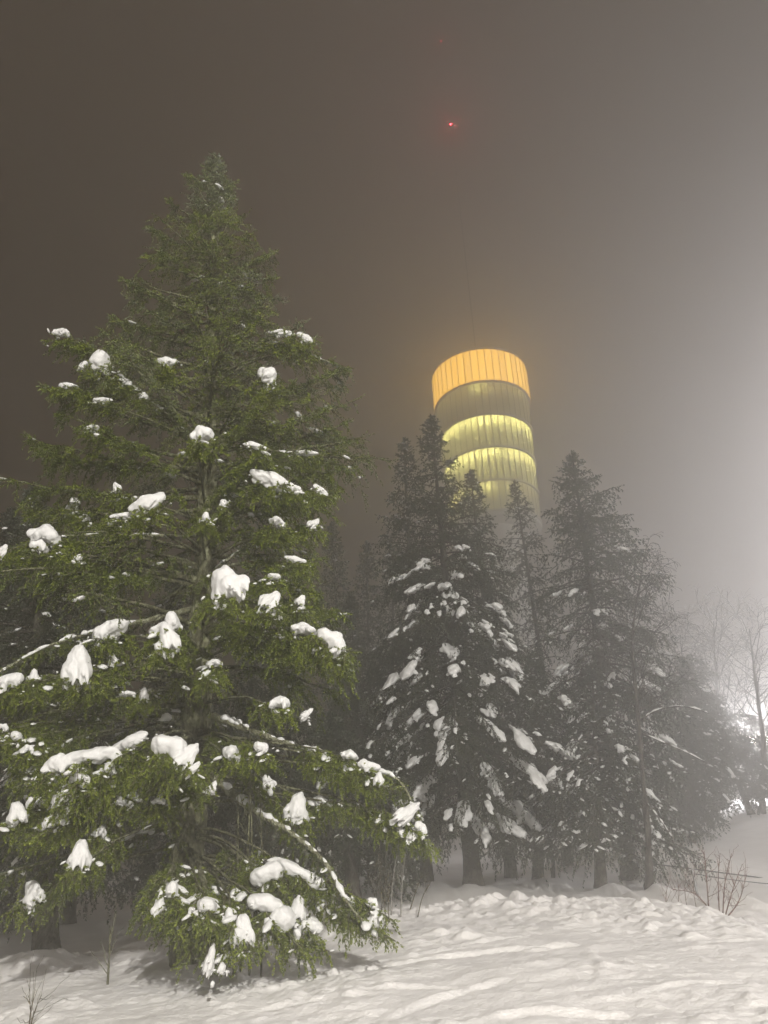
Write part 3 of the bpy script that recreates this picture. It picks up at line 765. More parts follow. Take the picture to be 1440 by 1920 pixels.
# ------------------------------------------------------------------ other spruces
def spruce(label, basepx, tippx, Y, env, seed, nbr=90, lat=.16, sh=.11, K=6, nl=.05, nw=.008, matf=None, clumps=0, cl_size=.35, cl_h=(0.05, .6), dust_n=300,
           trunk_r=.19, group=None, frost=.05, name='spruce_tree', open_=.1, low=.08, hangk=1., tips=()):
    rng = np.random.RandomState(seed); prng = random.Random(seed)
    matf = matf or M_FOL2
    b = P(basepx[0], basepx[1], Y); bz = gz(b[0], Y)
    base = np.array([b[0], Y, bz - .05]); tip = P(tippx[0], tippx[1], Y)
    root = empty(name, base); tag(root, label, 'tree', group)
    H = tip[2] - base[2]
    mid = (base + tip) / 2 + np.array([rng.normal(0, .05), 0, 0])
    tp = [base, mid, tip]
    link('trunk', trunk_mesh([p - base for p in tp], trunk_r, .012, rng, 12, .3, 40), root, M_BARK2)
    tq, _ = resample(tp, 150)
    def trunk_at(z): return tq[np.argmin(np.abs(tq[:, 2] - z))]
    F = Fol(); BR = []
    hs_, ls_, rs_ = zip(*env)
    brs = []
    for k in range(nbr):
        h = low + (1 - low) * ((k + rng.uniform()) / nbr) ** .92
        az = k * 2.399 + rng.normal(0, .4)
        cx, sy = math.cos(az), math.sin(az)
        el = np.interp(h, hs_, ls_); er = np.interp(h, hs_, rs_); e = er if cx > 0 else el
        em = .5 * (el + er)
        rr_ = math.hypot(cx * e, sy * em) * rng.uniform(.66, 1.08)
        nz = float(noise3(np.array([cx * 1.5, sy * 1.5, h * H * .8]) + seed * 3.7)); rr_ *= 1 + .55 * nz
        if rng.uniform() < open_ or rr_ < .06 or nz < -.5: continue
        rise = np.interp(h, [0, .3, .6, .85, 1], [-.75, -.6, -.25, .1, .6]) + rng.normal(0, .08)
        zt = base[2] + h * H
        rp = trunk_at(min(zt - rise * rr_, tip[2] - .05))
        tpp = np.array([trunk_at(zt)[0] + cx * rr_, Y + sy * rr_, zt])
        t = np.linspace(0, 1, 10)[:, None]; q = rp + (tpp - rp) * t
        q[:, 2] += (.10 * rr_ * 4 * t * (1 - t))[:, 0]
        q[:, 2] += (.10 * rr_ * t ** 4)[:, 0]
        BR.append(tubes(q[None], ((.008 + .012 * rr_) * (1 - t[:, 0]) + .004)[None], 5))
        dress(F, q, rng, t0=rng.uniform(.05, .3), latsp=lat, latlen=min(.12 + .27 * rr_, .75), shsp=sh, shlen=sh * 1.55, hang=np.interp(h, [0, .5, .9, 1], [.7, .55, .2, 0]) * hangk,
              tint=.35 + .3 * rng.uniform(), frost=frost + (.5 * sstep((h - .8) / .2)) * frost * 3)
        brs.append((h, q, rr_, sy))
    for (px, py, dy) in tips:
        c = P(px, py, Y + dy); l0 = math.hypot(c[0] - trunk_at(c[2])[0], dy); h = (c[2] - base[2]) / H
        rise = np.interp(h, [0, .3, .6, .85, 1], [-.45, -.3, 0, .25, .6])
        rp = trunk_at(np.clip(c[2] - rise * l0, base[2] + .5, tip[2] - .1)); t = np.linspace(0, 1, 10)[:, None]; q = rp + (c - rp) * t
        q[:, 2] += (.05 * l0 * 4 * t * (1 - t))[:, 0]
        BR.append(tubes(q[None], ((.010 + .012 * l0) * (1 - t[:, 0]) + .004)[None], 5))
        dress(F, q, rng, t0=.15, latsp=lat * .7, latlen=min(.2 + .2 * l0, .6), shsp=sh, shlen=sh * 1.55, hang=.6, tint=.4, frost=frost)
        brs.append((h, q, l0, -.5))
    for k in range(20):
        z = tip[2] - (k / 20) ** 1.2 * .11 * H - .02; az = k * 2.4; l = .05 + (tip[2] - z) * .24
        rp = trunk_at(z); t_ = rp + np.array([math.cos(az) * l, math.sin(az) * l, l * .8])
        dress(F, np.array([rp, (rp + t_) / 2, t_]), rng, t0=.05, latsp=lat * .5, latlen=.14, shsp=sh * .8, shlen=sh, hang=0, tint=.3, frost=frost)
    dress(F, np.array([tip - [0, 0, .6], tip - [0, 0, .3], tip + [0, 0, .05]]), rng, t0=0, latsp=.07, latlen=.12, shsp=.08, shlen=.1, hang=-.3, tint=.4, frost=frost)
    front = [b_ for b_ in brs if b_[3] < .25 and cl_h[0] < b_[0] < cl_h[1] and b_[2] > .35]
    for k in range(clumps):
        if not front: break
        h, q, rr_, sy = front[rng.randint(len(front))]
        t = rng.uniform(.5, 1.0); i = min(int(t * 9), 8)
        T = q[i + 1] - q[i]; c = q[i] + T * rng.uniform()
        S = norm(np.cross(T, [0, 0, 1.0])); c = c + S * rng.normal(0, .10 * rr_) + np.array([0, -.05, .05])
        fade = 1 - .45 * (h - cl_h[0]) / (cl_h[1] - cl_h[0])
        ln = cl_size * (.3 + 1.25 * rng.uniform() ** 2.2) * fade
        # snow follows the fall of the spray beneath it
        ex = norm(norm(T) + np.array([0, 0, -.38]) + rng.normal(0, .12, 3))
        pillow(root, base, c + np.array([0, 0, .03]), ex, ln, ln * rng.uniform(.35, .6), ln * rng.uniform(.26, .40), prng, rng.uniform() < .65)
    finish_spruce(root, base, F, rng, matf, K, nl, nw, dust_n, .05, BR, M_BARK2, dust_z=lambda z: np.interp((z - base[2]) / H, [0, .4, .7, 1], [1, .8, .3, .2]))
    return root

ENV_A = [(0, 1.5, 1.5), (.06, 2.2, 2.4), (.15, 2.6, 2.9), (.3, 2.3, 2.4), (.45, 1.9, 2.0), (.6, 1.6, 1.6), (.75, 1.1, 1.15), (.88, .6, .6), (.95, .32, .3), (1, .05, .05)]
ENV_N = [(0, .2, .2), (.1, 1.5, 1.5), (.3, 1.6, 1.6), (.5, 1.3, 1.3), (.7, .95, .95), (.85, .6, .6), (.95, .3, .3), (1, .05, .05)]
ENV_R = [(0, .2, .2), (.08, 1.6, 1.6), (.2, 1.8, 1.8), (.4, 1.6, 1.8), (.55, 1.3, 1.7), (.68, 1.2, 1.9), (.78, 1.0, 1.35), (.88, .7, .9), (.93, .5, .6), (.97, .25, .25), (1, .05, .05)]
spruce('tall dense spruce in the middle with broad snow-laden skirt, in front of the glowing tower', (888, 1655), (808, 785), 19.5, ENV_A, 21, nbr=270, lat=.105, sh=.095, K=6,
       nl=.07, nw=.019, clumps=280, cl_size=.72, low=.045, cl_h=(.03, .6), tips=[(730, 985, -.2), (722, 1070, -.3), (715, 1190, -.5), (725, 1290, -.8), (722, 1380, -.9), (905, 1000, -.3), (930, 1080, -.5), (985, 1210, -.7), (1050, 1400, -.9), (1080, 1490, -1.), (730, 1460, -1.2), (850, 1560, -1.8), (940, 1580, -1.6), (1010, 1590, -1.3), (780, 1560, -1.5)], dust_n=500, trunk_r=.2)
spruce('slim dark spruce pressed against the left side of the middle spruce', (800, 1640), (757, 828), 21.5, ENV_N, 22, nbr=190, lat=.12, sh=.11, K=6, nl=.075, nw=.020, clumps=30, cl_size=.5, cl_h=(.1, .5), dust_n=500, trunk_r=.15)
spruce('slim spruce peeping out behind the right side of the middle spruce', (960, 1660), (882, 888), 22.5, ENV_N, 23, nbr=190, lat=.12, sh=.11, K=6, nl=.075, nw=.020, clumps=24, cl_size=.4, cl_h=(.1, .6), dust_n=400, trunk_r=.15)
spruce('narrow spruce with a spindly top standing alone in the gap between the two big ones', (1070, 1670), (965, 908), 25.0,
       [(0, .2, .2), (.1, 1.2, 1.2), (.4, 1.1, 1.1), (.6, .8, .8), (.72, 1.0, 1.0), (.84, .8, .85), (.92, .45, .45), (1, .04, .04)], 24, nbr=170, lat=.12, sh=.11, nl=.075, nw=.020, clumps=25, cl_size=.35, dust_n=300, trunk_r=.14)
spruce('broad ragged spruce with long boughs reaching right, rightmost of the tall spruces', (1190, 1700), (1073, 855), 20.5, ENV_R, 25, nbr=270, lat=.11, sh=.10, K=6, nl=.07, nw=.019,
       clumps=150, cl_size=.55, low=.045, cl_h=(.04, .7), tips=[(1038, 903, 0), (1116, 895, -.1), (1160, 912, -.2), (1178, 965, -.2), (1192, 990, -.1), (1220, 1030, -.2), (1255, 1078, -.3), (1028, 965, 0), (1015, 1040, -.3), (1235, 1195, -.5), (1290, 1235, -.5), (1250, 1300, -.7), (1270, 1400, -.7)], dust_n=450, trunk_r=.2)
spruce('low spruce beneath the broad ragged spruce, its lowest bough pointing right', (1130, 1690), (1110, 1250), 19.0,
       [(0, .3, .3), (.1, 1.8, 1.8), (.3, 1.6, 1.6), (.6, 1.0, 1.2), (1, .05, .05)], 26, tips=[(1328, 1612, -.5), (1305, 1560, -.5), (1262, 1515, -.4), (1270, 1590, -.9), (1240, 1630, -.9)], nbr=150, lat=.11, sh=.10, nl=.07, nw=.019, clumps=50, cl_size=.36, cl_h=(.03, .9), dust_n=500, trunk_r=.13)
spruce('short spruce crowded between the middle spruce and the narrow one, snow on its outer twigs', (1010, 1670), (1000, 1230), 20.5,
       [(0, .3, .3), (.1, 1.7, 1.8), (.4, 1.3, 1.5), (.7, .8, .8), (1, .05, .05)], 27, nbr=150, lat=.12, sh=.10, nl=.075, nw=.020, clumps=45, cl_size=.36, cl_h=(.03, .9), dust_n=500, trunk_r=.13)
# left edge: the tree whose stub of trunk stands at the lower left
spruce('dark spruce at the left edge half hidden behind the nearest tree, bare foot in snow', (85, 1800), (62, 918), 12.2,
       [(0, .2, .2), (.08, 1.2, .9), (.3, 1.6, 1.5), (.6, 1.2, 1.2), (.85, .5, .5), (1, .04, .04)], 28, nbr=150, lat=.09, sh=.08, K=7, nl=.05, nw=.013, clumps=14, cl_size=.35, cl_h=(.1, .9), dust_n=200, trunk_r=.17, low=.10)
GB = 'dark spruces in the wood behind the nearest tree'
back = [((622, 985), 30, 'hazy spruce rising behind the nearest tree, just right of its crown'),
        ((684, 1032), 33, 'faint pointed spruce between the hazy one and the middle spruce'),
        ((710, 1028), 34, 'faint spruce closest to the left flank of the middle spruce'),
        ((655, 1120), 27, 'dark spruce under the hazy pointed tops left of the middle spruce'),
        ((560, 1180), 22, 'dark spruce behind the right boughs of the nearest tree'),
        ((470, 1100), 24, 'dark spruce directly behind the trunk of the nearest tree, to its right'),
        ((330, 1060), 20, 'dark spruce directly behind the trunk of the nearest tree, to its left'),
        ((220, 1020), 23, 'dark spruce behind the left boughs of the nearest tree'),
        ((110, 1000), 19, 'dark spruce behind the snowy left limbs of the nearest tree'),
        ((20, 960), 22, 'dark spruce at the left picture edge in the wood'),
        ((-70, 1000), 17, 'dark spruce mostly beyond the left picture edge'),
        ((760, 1240), 24, 'dark spruce behind the foot of the middle spruce, on its left'),
        ((620, 1350), 18.5, 'low dark spruce behind the long bare limb on the right of the nearest tree')]
proto = None
for k, ((tx, ty), Y, lab) in enumerate(back):
    tipz = P(tx, ty, Y)
    if k % 3 == 0:
        rr0 = 1.8
        o = spruce(lab, (tx + 45 if tx > 500 else tx, 1690), (tx, ty), Y, [(0, .3, .3), (.05, 1.7, 1.7), (.3, 1.7, 1.7), (.6, 1.2, 1.2), (.85, .55, .55), (1, .04, .04)], 40 + k,
                   nbr=170, lat=.15, sh=.14, K=5, nl=.12, nw=.032, clumps=10, cl_size=.35, dust_n=160, trunk_r=.15, group=GB, low=.04)
        proto = o; ph = tipz[2] - o.location[2]
    else:
        c = proto.copy(); COL.objects.link(c)
        x = tipz[0]; zb = gz(x, Y) - .05
        c.location = (x, Y, zb); sca = (tipz[2] - zb) / ph
        c.scale = (sca * .95, sca * .95, sca); c.rotation_euler.z = k * 1.7
        for ch in list(proto.children):
            d = ch.copy(); COL.objects.link(d); d.parent = c
        c['label'] = lab
# right background, in the glow of the floodlight
GR = 'hazy spruces at the edge of the piste'
right = [((1290, 1235), 31, 'hazy spruce right of the birch, in front of the bare crowns'),
         ((1352, 1285), 33, 'hazy spruce left of the floodlight with a few snow lumps'),
         ((1415, 1350), 36, 'low hazy spruce just below the floodlight'),
         ((1250, 1330), 28, 'hazy low spruce behind the birch trunk'),
         ((1500, 1300), 36, 'hazy spruce cut by the right picture edge')]
for k, ((tx, ty), Y, lab) in enumerate(right):
    tp = P(tx, ty, Y)
    if k == 0:
        o = spruce(lab, (tx, 1520), (tx, ty), Y, [(0, .3, .3), (.05, 2.0, 2.0), (.4, 1.8, 1.8), (.75, 1.2, 1.2), (.95, .7, .7), (1, .3, .3)], 60, nbr=150, lat=.15, sh=.14, K=5,
                   nl=.12, nw=.032, clumps=24, cl_size=.55, cl_h=(.03, .8), dust_n=150, trunk_r=.15, group=GR, low=.02)
        proto = o; ph = tp[2] - o.location[2]
    else:
        c = proto.copy(); COL.objects.link(c)
        zb = gz(tp[0], Y) - .05; c.location = (tp[0], Y, zb); sca = max((tp[2] - zb) / ph, .3)
        c.scale = (sca * 1.1, sca * 1.1, sca); c.rotation_euler.z = k * 2.1
        for ch in list(proto.children):
            d = ch.copy(); COL.objects.link(d); d.parent = c
        c['label'] = lab

# ------------------------------------------------------------------ bare broadleaf trees
def bare_tree(label, pts, r0, seed, crown_from=.4, reach=1.6, weep=.3, mat_=None, levels=3, nb=16, group=None, name='bare_tree', snowy=(), updir=.8):
    rng = np.random.RandomState(seed)
    base = np.array(pts[0], float)
    root = empty(name, base); tag(root, label, 'tree', group)
    link('trunk', trunk_mesh([np.array(p) - base for p in pts], r0, r0 * .12, rng, 10, .25, 50, .24), root, mat_)
    q, L = resample(pts, 80)
    Ps, Rs = [], []
    def grow(p, d, l, r, lev):
        n = 7; out = [p]; dd = d.copy()
        for i in range(n - 1):
            dd = norm(dd + rng.normal(0, .16, 3) + np.array([0, 0, (.10 if lev == 1 else -weep * .25 * (i / n) * lev)]))
            out.append(out[-1] + dd * l / (n - 1))
        out = np.array(out); Ps.append(out); Rs.append(np.linspace(r, max(r * .3, .0048), n))
        if lev < levels:
            m = int(6 + 3 * rng.uniform()) if lev < 3 else 4
            for k in range(m):
                i = rng.randint(1, n); t = norm(out[i] - out[i - 1])
                dv = norm(t + norm(np.cross(t, rng.normal(size=3))) * rng.uniform(.5, .95))
                grow(out[i], dv, l * rng.uniform(.35, .6), r * .42, lev + 1)
    for k in range(nb):
        t = crown_from + (1 - crown_from) * (k + .5) / nb; p = q[int(t * 79)]
        az = k * 2.4 + rng.uniform(-.4, .4)
        d = norm(np.array([math.cos(az), math.sin(az), updir + rng.uniform(-.2, .3)]))
        grow(p, d, reach * (1.15 - .6 * t) * rng.uniform(.8, 1.2), r0 * .33 * (1.1 - .7 * t), 1)
    V, Fq = tubes(np.array(Ps), np.array(Rs), 3)
    bo = link('branches', mesh('branches', V - base, Fq, True), root, mat_); bo['kind'] = 'stuff'
    for pp, r in snowy:
        me, qq = limb_mesh([np.array(p) - base for p in pp], r, .008, 8, 40)
        link('limb', me, root, mat_)
        a = .1
        while a < .95:
            b_ = min(a + rng.uniform(.15, .35), .98); snow_strip(root, base, qq + base, r * .8, rng, a, b_, r * 1.6, r * 1.6); a = b_ + rng.uniform(0, .06)
    return root
def onground(px, py, Y):
    p = P(px, py, Y); return np.array([p[0], Y, gz(p[0], Y) - .05])
bare_tree('leaning pale birch with bare drooping twigs and a snow-lined side branch',
          [onground(1222, 1700, 17.5), P(1216, 1600, 17.5), P(1205, 1450, 17.5), P(1195, 1330, 17.5), P(1186, 1200, 17.5), P(1205, 1060, 17.5)], .075, 71, .5, 1.6, .8, M_BARK2, 3, 30,
          snowy=[([P(1200, 1352, 17.5), P(1225, 1335, 17.3), P(1262, 1325, 17.1), P(1300, 1328, 17.0), P(1330, 1338, 16.9)], .022),
                 ([P(1204, 1375, 17.5), P(1250, 1395, 17.2), P(1290, 1412, 17.0), P(1320, 1428, 16.8)], .018),
                 ([P(1208, 1500, 17.5), P(1240, 1540, 17.2), P(1260, 1570, 17.0)], .02)], updir=.35)
GBt = 'bare broadleaf trees in the glow of the floodlight'
bare_tree('bare fan-shaped tree in the haze left of the floodlight', [onground(1352, 1530, 36), P(1350, 1380, 36), P(1342, 1250, 36), P(1338, 1165, 36)], .15, 72, .3, 3.2, .35, M_BARK2, 3, 26, GBt)
bare_tree('bare tree with a dark forked trunk standing before the floodlight', [onground(1436, 1560, 33), P(1432, 1400, 33), P(1418, 1290, 33), P(1405, 1180, 33)], .13, 73, .3, 2.8, .3, M_BARK2, 3, 22, GBt)
bare_tree('thin bare tree with weeping twigs between birch and fan-shaped tree', [onground(1300, 1540, 32), P(1298, 1380, 32), P(1285, 1290, 32), P(1275, 1190, 32)], .09, 74, .35, 2.2, .7, M_BARK2, 3, 18, GBt)
bare_tree('young bare tree with sparse twigs between the middle spruce and the broad one', [onground(1040, 1670, 23), P(1035, 1500, 23), P(1025, 1380, 23), P(1020, 1300, 23)], .05, 75, .3, 1.5, .5, M_BARK2, 3, 14)

# ------------------------------------------------------------------ saplings, shrubs, dead stems
def stems(name, label, cat, lines, r, mat_, group=None, side=0, seed=0, snow=False):
    rng = np.random.RandomState(seed)
    b = np.array(lines[0][0], float)
    root = empty(name, b); tag(root, label, cat, group)
    for pts in lines:
        me, q = limb_mesh([np.array(p) - b for p in pts], r, r * .35, 6, 24, .12, 'stem')
        so = link('stem', me, root, mat_)
        Ps, Rs = [], []
        for k in range(side):
            i = rng.randint(5, 23); d = norm(norm(q[i] - q[i - 1]) + rng.normal(0, .7, 3)); l = rng.uniform(.12, .4)
            t = np.linspace(0, 1, 5)[:, None]; pp = q[i] + d * l * t + rng.normal(0, .02, (5, 3)) * t; pp[:, 2] += (t[:, 0] ** 2) * .06
            Ps.append(pp); Rs.append(np.linspace(r * .4, .0015, 5))
        if Ps:
            V, Fq = tubes(np.array(Ps), np.array(Rs), 3); t_ = link('twigs', mesh('twigs', V, Fq), so, mat_); t_['kind'] = 'stuff'
    return root
stems('shrub', 'red-brown bare shrub of upright stems poking from the bank at the right', 'shrub',
      [[onground(1326, 1700, 13.6), P(1324, 1640, 13.6), P(1320, 1595, 13.6)], [onground(1345, 1705, 13.6), P(1347, 1640, 13.5), P(1350, 1600, 13.4)],
       [onground(1350, 1705, 13.6), P(1360, 1650, 13.6), P(1372, 1600, 13.7)], [onground(1352, 1705, 13.6), P(1375, 1665, 13.5), P(1392, 1620, 13.4)],
       [onground(1340, 1700, 13.6), P(1300, 1675, 13.7), P(1262, 1668, 13.9)], [onground(1352, 1705, 13.6), P(1385, 1690, 13.4), P(1400, 1640, 13.3)]], .012, M_REDTWIG, side=14, seed=81)
stems('shrub', 'cluster of thin dry stems on the bank below the birch', 'shrub',
      [[onground(1285, 1690, 14.5), P(1284, 1660, 14.5), P(1286, 1640, 14.5)], [onground(1265, 1690, 14.5), P(1272, 1660, 14.5), P(1268, 1640, 14.5)],
       [onground(1245, 1690, 14.5), P(1250, 1670, 14.5), P(1258, 1645, 14.5)], [onground(1305, 1700, 14.5), P(1300, 1660, 14.5), P(1303, 1630, 14.5)]], .007, M_REDTWIG, side=10, seed=82)
stems('sapling', 'two pale bare saplings standing in snow under the right end of the long limb', 'sapling',
      [[onground(732, 1700, 12.0), P(738, 1640, 12.0), P(744, 1605, 12.0)], [onground(750, 1700, 12.0), P(755, 1645, 12.0), P(760, 1600, 12.0)]], .013, M_BIRCH, side=4, seed=83)
stems('sapling', 'bent thin sapling curving right out of the snow beside the two pale ones', 'sapling',
      [[onground(765, 1690, 12.4), P(782, 1665, 12.4), P(790, 1645, 12.4), P(806, 1637, 12.4)], [onground(780, 1700, 12.0), P(795, 1675, 12.0), P(803, 1660, 12.0)]], .010, M_TWIG, side=3, seed=84)
stems('shrub', 'tangle of thin dark twigs at the snow heap below the bent limb', 'shrub',
      [[onground(715, 1710, 11.5), P(715, 1660, 11.5), P(708, 1610, 11.5)], [onground(722, 1710, 11.5), P(722, 1670, 11.5), P(724, 1640, 11.5)],
       [onground(700, 1710, 11.5), P(702, 1680, 11.5), P(690, 1640, 11.5)], [onground(730, 1720, 11.5), P(728, 1690, 11.5), P(735, 1650, 11.5)]], .008, M_TWIG, side=12, seed=85)
stems('dead_stem', 'short upright dead stem sticking out of the snow left of the mossy trunk', 'stem',
      [[onground(204, 1830, 9.6), P(205, 1790, 9.6), P(206, 1735, 9.6)]], .014, M_BARK, side=5, seed=86)
for k, (x0, x1, y1) in enumerate([(452, 470, 1330), (470, 468, 1360), (440, 446, 1480), (492, 485, 1440)]):
    stems('sapling', ['tall thin bare sapling right of the mossy trunk, leftmost of the tall pair', 'tall thin bare sapling right of the mossy trunk, rightmost of the tall pair',
                      'short lichen-grey sapling close to the mossy trunk', 'short sapling farthest from the mossy trunk'][k], 'sapling',
          [[onground(x0, 1760, 9.4), P((x0 + x1) / 2 + 3, 1620, 9.3), P(x1, y1, 9.2)]], .013, M_BARK, 'bare saplings beside the mossy trunk', side=16, seed=90 + k)
stems('dead_stem', 'small tuft of dry stalks in the snow at the lower left corner', 'stalks',
      [[onground(60, 1890, 7.8), P(62, 1872, 7.8), P(66, 1855, 7.8)], [onground(60, 1890, 7.8), P(52, 1875, 7.8), P(44, 1868, 7.8)], [onground(60, 1890, 7.8), P(72, 1878, 7.8), P(78, 1866, 7.8)]], .006, M_TWIG, side=6, seed=95)

# ------------------------------------------------------------------ rope across the right hand slope
def rope(label, a, b, sag, r=.02, posts=True):
    a, b = np.array(a), np.array(b)
    root = empty('rope_fence', a); tag(root, label, 'rope')
    t = np.linspace(0, 1, 40)[:, None]; q = a + (b - a) * t; q[:, 2] -= (sag * 4 * t * (1 - t))[:, 0]
    V, Fq = tubes((q - a)[None], np.full((1, 40), r), 5); link('rope', mesh('rope', V, Fq, True), root, M_ROPE)
    for e in (a, b):
        g = gz(e[0], e[1]); V, Fq = tubes(np.array([[[e[0], e[1], g - .1], [e[0], e[1], e[2] + .1]]]) - a, np.full((1, 2), .03), 8)
        link('post', mesh('post', V, Fq, True), root, M_STEEL)
rope('slack dark rope line crossing the hazy slope behind the red shrub', P(1210, 1618, 19), P(1475, 1652, 20), .0, .014)
rope('lower slack rope just under the first one on the hazy slope', P(1300, 1638, 18.6), P(1480, 1660, 19), .03, .010)
rope('thin rope running up the hazy slope beyond the pair of slack ropes', P(1320, 1592, 27), P(1480, 1560, 30), .05, .012)

# ------------------------------------------------------------------ floodlight masts
def mast(label, loc, h, aim, power, col, size=.35, spot=math.radians(150), heads=2):
    x, y = loc; g = gz(x, y)
    root = empty('floodlight_mast', (x, y, g)); tag(root, label, 'floodlight', 'piste floodlight masts')
    V, Fq = tubes(np.array([[[0, 0, -.3], [0, 0, h * .5], [0, 0, h]]]), np.array([[.11, .09, .06]]), 12); link('pole', mesh('pole', V, Fq, True), root, M_STEEL)
    link('crossarm', mesh('crossarm', *box(-.55, .55, -.04, .04, h - .10, h - .02)), root, M_STEEL)
    a = np.array(aim) - np.array([x, y, g + h]); d = Vector(a).normalized(); rot = d.to_track_quat('-Z', 'Y')
    for k in range(heads):
        cx = (k - (heads - 1) / 2) * .7
        c = Vector((cx, 0, h + .12))
        hd = link('lamp_head', mesh('lamp_head', *box(-.26, .26, -.2, .2, .0, .16)), root, M_STEEL); hd.location = c; hd.rotation_euler = rot.to_euler()
        gl = link('lens', mesh('lens', *box(-.22, .22, -.16, .16, -.012, -.002)), hd, M_LAMP)
    L = bpy.data.lights.new('floodlight_beam', 'SPOT'); L.energy = power; L.color = col; L.spot_size = spot; L.spot_blend = .6; L.shadow_soft_size = size
    lo = bpy.data.objects.new('floodlight_beam', L); COL.objects.link(lo); lo.parent = root
    lo.location = Vector((0, 0, h + .12)) + d * .25; lo.rotation_euler = rot.to_euler()
    return root
mast('floodlight mast behind the viewer lighting the nearest spruce', (8.0, -26.0), 16.5, (-.5, 12, 4.5), FRONT_W, (1.0, .96, .89), .45, R(66))
p = P(1424, 1392, 40.0)
mast('floodlight glaring through the branches at the right picture edge', (p[0], p[1]), p[2] - gz(p[0], p[1]), (8, 0, 2), FAR_W, (.98, .96, 1.0), .3, R(170), 2)
p = P(2150, 960, 50.0)
mast('tall floodlight mast beyond the right picture edge lighting the fog', (p[0], p[1]), p[2] - gz(p[0], p[1]), (0, 22, 4), RIGHT_W, (.98, .96, 1.0), .3, R(175), 2)

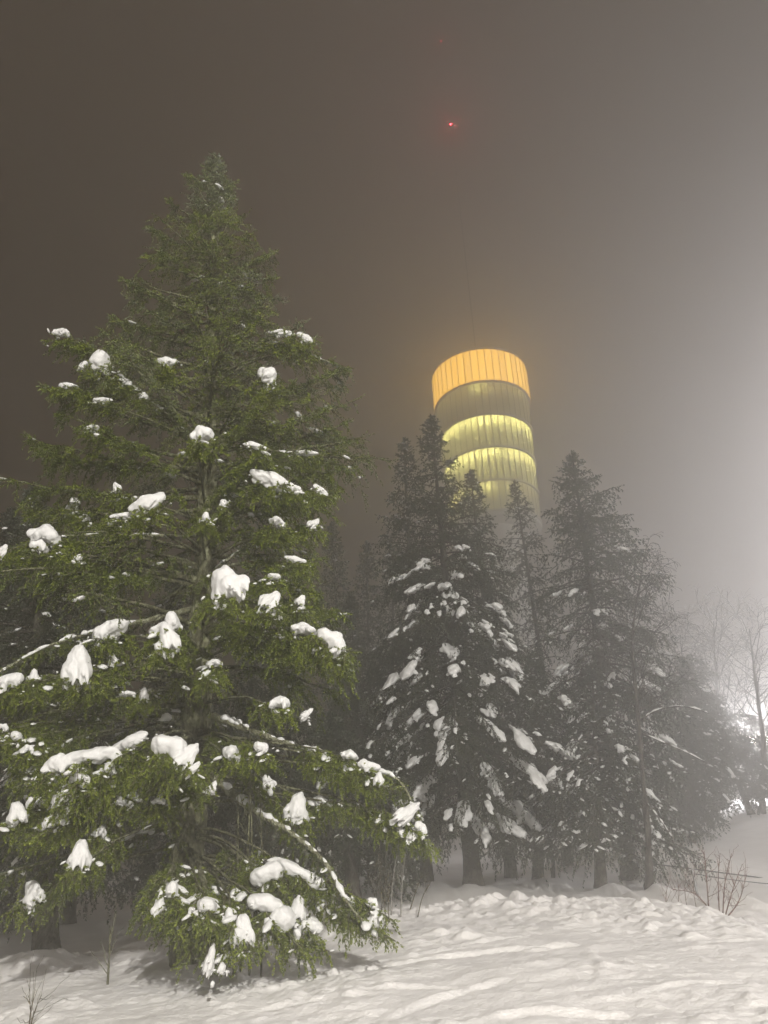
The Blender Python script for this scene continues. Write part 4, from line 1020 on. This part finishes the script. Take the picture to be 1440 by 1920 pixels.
# ------------------------------------------------------------------ the tower
def tower():
    Yt = 68.0
    c = P(897, 700, Yt); cx, cyy = c[0], Yt
    Rr = 5.08
    dh = math.hypot(cx, cyy); front = cyy * (dh - Rr) / dh
    zs = [P(905, y, front)[2] for y in (655, 713, 773, 833, 894, 950)]
    g = gz(cx, cyy)
    root = empty('television_tower', (cx, cyy, g)); tag(root, 'round television tower fading into fog, its top storey glowing orange and lower storeys yellow', 'tower')
    NP = 44
    def ring(name, r0, r1, z0, z1, m, parent=root, seg=88, a0=0, a1=2 * math.pi):
        th = np.linspace(a0, a1, seg + 1); c_, s_ = np.cos(th), np.sin(th)
        prof = [(r0, z0), (r1, z0), (r1, z1), (r0, z1)]
        V = np.array([[r * c_[i], r * s_[i], z - g] for i in range(seg + 1) for r, z in prof])
        i = np.arange(seg)[:, None] * 4; k = np.arange(4)[None]
        Fq = np.stack([i + k, i + 4 + k, i + 4 + (k + 1) % 4, i + (k + 1) % 4], -1).reshape(-1, 4)
        return link(name, mesh(name, V, Fq), parent, m)
    def emat(name, e, s, var, base=(0.5, .45, .3)):
        m, nt, out = mat(name); L = nt.links
        b = N(nt, 'ShaderNodeBsdfPrincipled', i_Roughness=0.5); b.inputs['Base Color'].default_value = (*base, 1)
        gi = N(nt, 'ShaderNodeObjectInfo'); mr = N(nt, 'ShaderNodeMapRange'); mr.inputs['To Min'].default_value = s * (1 - var); mr.inputs['To Max'].default_value = s * (1 + var)
        L.new(gi.outputs['Random'], mr.inputs['Value']); L.new(mr.outputs[0], b.inputs['Emission Strength']); b.inputs['Emission Color'].default_value = (*e, 1)
        L.new(b.outputs[0], out.inputs[0]); return m
    m_or = emat('lit_orange_glazing', (1.0, .53, .055), 3.3, .14)
    M_STRIP = emat('ceiling_light_tube', (1.0, .92, .38), 105, .35)
    M_STRIP2 = emat('ceiling_light_tube_dim', (1.0, .90, .36), 60, .45)
    M_STRIP3 = emat('ceiling_light_tube_faint', (1.0, .86, .34), 20, .5)
    M_TR, nt, out = mat('translucent_ribbed_glass'); tb = N(nt, 'ShaderNodeBsdfTranslucent'); tb.inputs[0].default_value = (.62, .60, .42, 1)
    df = N(nt, 'ShaderNodeBsdfDiffuse'); df.inputs[0].default_value = (.3, .3, .24, 1); mx_ = N(nt, 'ShaderNodeMixShader'); mx_.inputs[0].default_value = .65
    nt.links.new(df.outputs[0], mx_.inputs[1]); nt.links.new(tb.outputs[0], mx_.inputs[2]); nt.links.new(mx_.outputs[0], out.inputs[0])
    half = math.pi / NP
    def sheet(r, z0, z1):
        h = r * math.sin(half) * .985
        return np.array([[r, -h, z0], [r, h, z0], [r, h, z1], [r, -h, z1]]), np.array([[0, 1, 2, 3]])
    def panel_mesh(r, z0, z1):
        return mesh('facade_panel', *sheet(r, z0 - g + .03, z1 - g - .03))
    for s in range(5):
        z1, z0 = zs[s], zs[s + 1]
        r = Rr if s == 0 else Rr - .28 - .13 * (s - 1)
        me = panel_mesh(r, z0, z1); mm = m_or if s == 0 else M_TR; me.materials.append(mm)
        mu = mesh('mullion', *box(r - .05, r + .04, -.028, .028, z0 - g + .03, z1 - g - .03)); mu.materials.append(M_MULL)
        for k in range(NP):
            a = (k + .5) * 2 * math.pi / NP
            o = link('facade_panel', me, root); o.rotation_euler.z = a
            o = link('mullion', mu, root); o.rotation_euler.z = a + half
        ring('inner_wall', 2.6, r - 1.5, z0 + .03, z1 - .13, M_PANEL, seg=44)
        ring('floor_slab', Rr - 1.8, (Rr - .02 if s == 0 else r + .10), z0 - .12, z0 + .02, M_CONC)
        # lamps under the slab above: only some bays are lit
        if s > 0:
            mt = mesh('light_tube', *box(r - .62, r - .50, -.26, .26, z1 - g - .62, z1 - g - .50))
            lit = {1: lambda q: -8 < q < 2, 2: lambda q: q < -19 or q > -13 , 3: lambda q: not (17 < q < 24), 4: lambda q: -16 < q < 4 or q < -30}[s]
            aim = math.degrees(math.atan2(-cyy, -cx))
            for k in range(NP):
                a = (k + .5) * 2 * math.pi / NP
                q = (math.degrees(a) - aim + 180) % 360 - 180      # + is to the right seen from the slope
                ml = (M_STRIP if s in (2, 3) else M_STRIP2) if lit(q) else (M_STRIP3 if k % 2 == 0 else None)
                if ml is not None:
                    o = link('light_tube', mt.copy(), root, ml); o.rotation_euler.z = a
    ring('roof', .2, Rr, zs[0] + .02, zs[0] + .4, M_CONC)
    ring('core', 1.2, 2.4, g - 1, zs[5], M_CONC, seg=40)
    ring('drum_floor', 2.3, Rr - .7, zs[5] - .5, zs[5] - .14, M_CONC)
    # aerial mast with two red warning lamps
    z1, z2 = P(845, 233, cyy)[2], P(827, 77, cyy)[2]
    V, Fq = tubes(np.array([[[0, 0, zs[0] - g], [0, 0, (zs[0] + z2) / 2 - g], [0, 0, z2 - g - .2]]]), np.array([[.06, .05, .03]]), 12); link('aerial_mast', mesh('aerial_mast', V, Fq, True), root, M_STEEL)
    for (px, py, r) in ((845, 233, .125), (827, 77, .06)):
        q = P(px, py, cyy - 1.1) - np.array([cx, cyy, g])
        o = link('warning_lamp', mesh('warning_lamp', IV2 * r, IF2, True), root, M_RED); o.location = q
        V, Fq = tubes(np.array([[q - [0, 0, .2], [0, 0, q[2] - .2]]]), np.full((1, 2), .05), 6); link('lamp_bracket', mesh('lamp_bracket', V, Fq), root, M_STEEL)
tower()

# ------------------------------------------------------------------ haze
ztop = max(P(827, 77, 68)[2], 100) + 2
V, Fq = box(-120, 150, -45, 190, -10, ztop)
hz = link('haze', mesh('haze', V, Fq)); tag(hz, 'pale fog filling the air', kind='stuff')
m, nt, out = mat('haze_air')
pv = N(nt, 'ShaderNodeVolumePrincipled'); pv.inputs['Density'].default_value = HAZE_DENSITY
pv.inputs['Color'].default_value = (.97, .953, .922, 1); pv.inputs['Anisotropy'].default_value = HAZE_G
nt.links.new(pv.outputs[0], out.inputs['Volume']); hz.data.materials.append(m)
print('TRIANGLES', sum(len(o.data.polygons) for o in sc.objects if o.type == 'MESH' and o.data.users == 1), len(sc.objects))
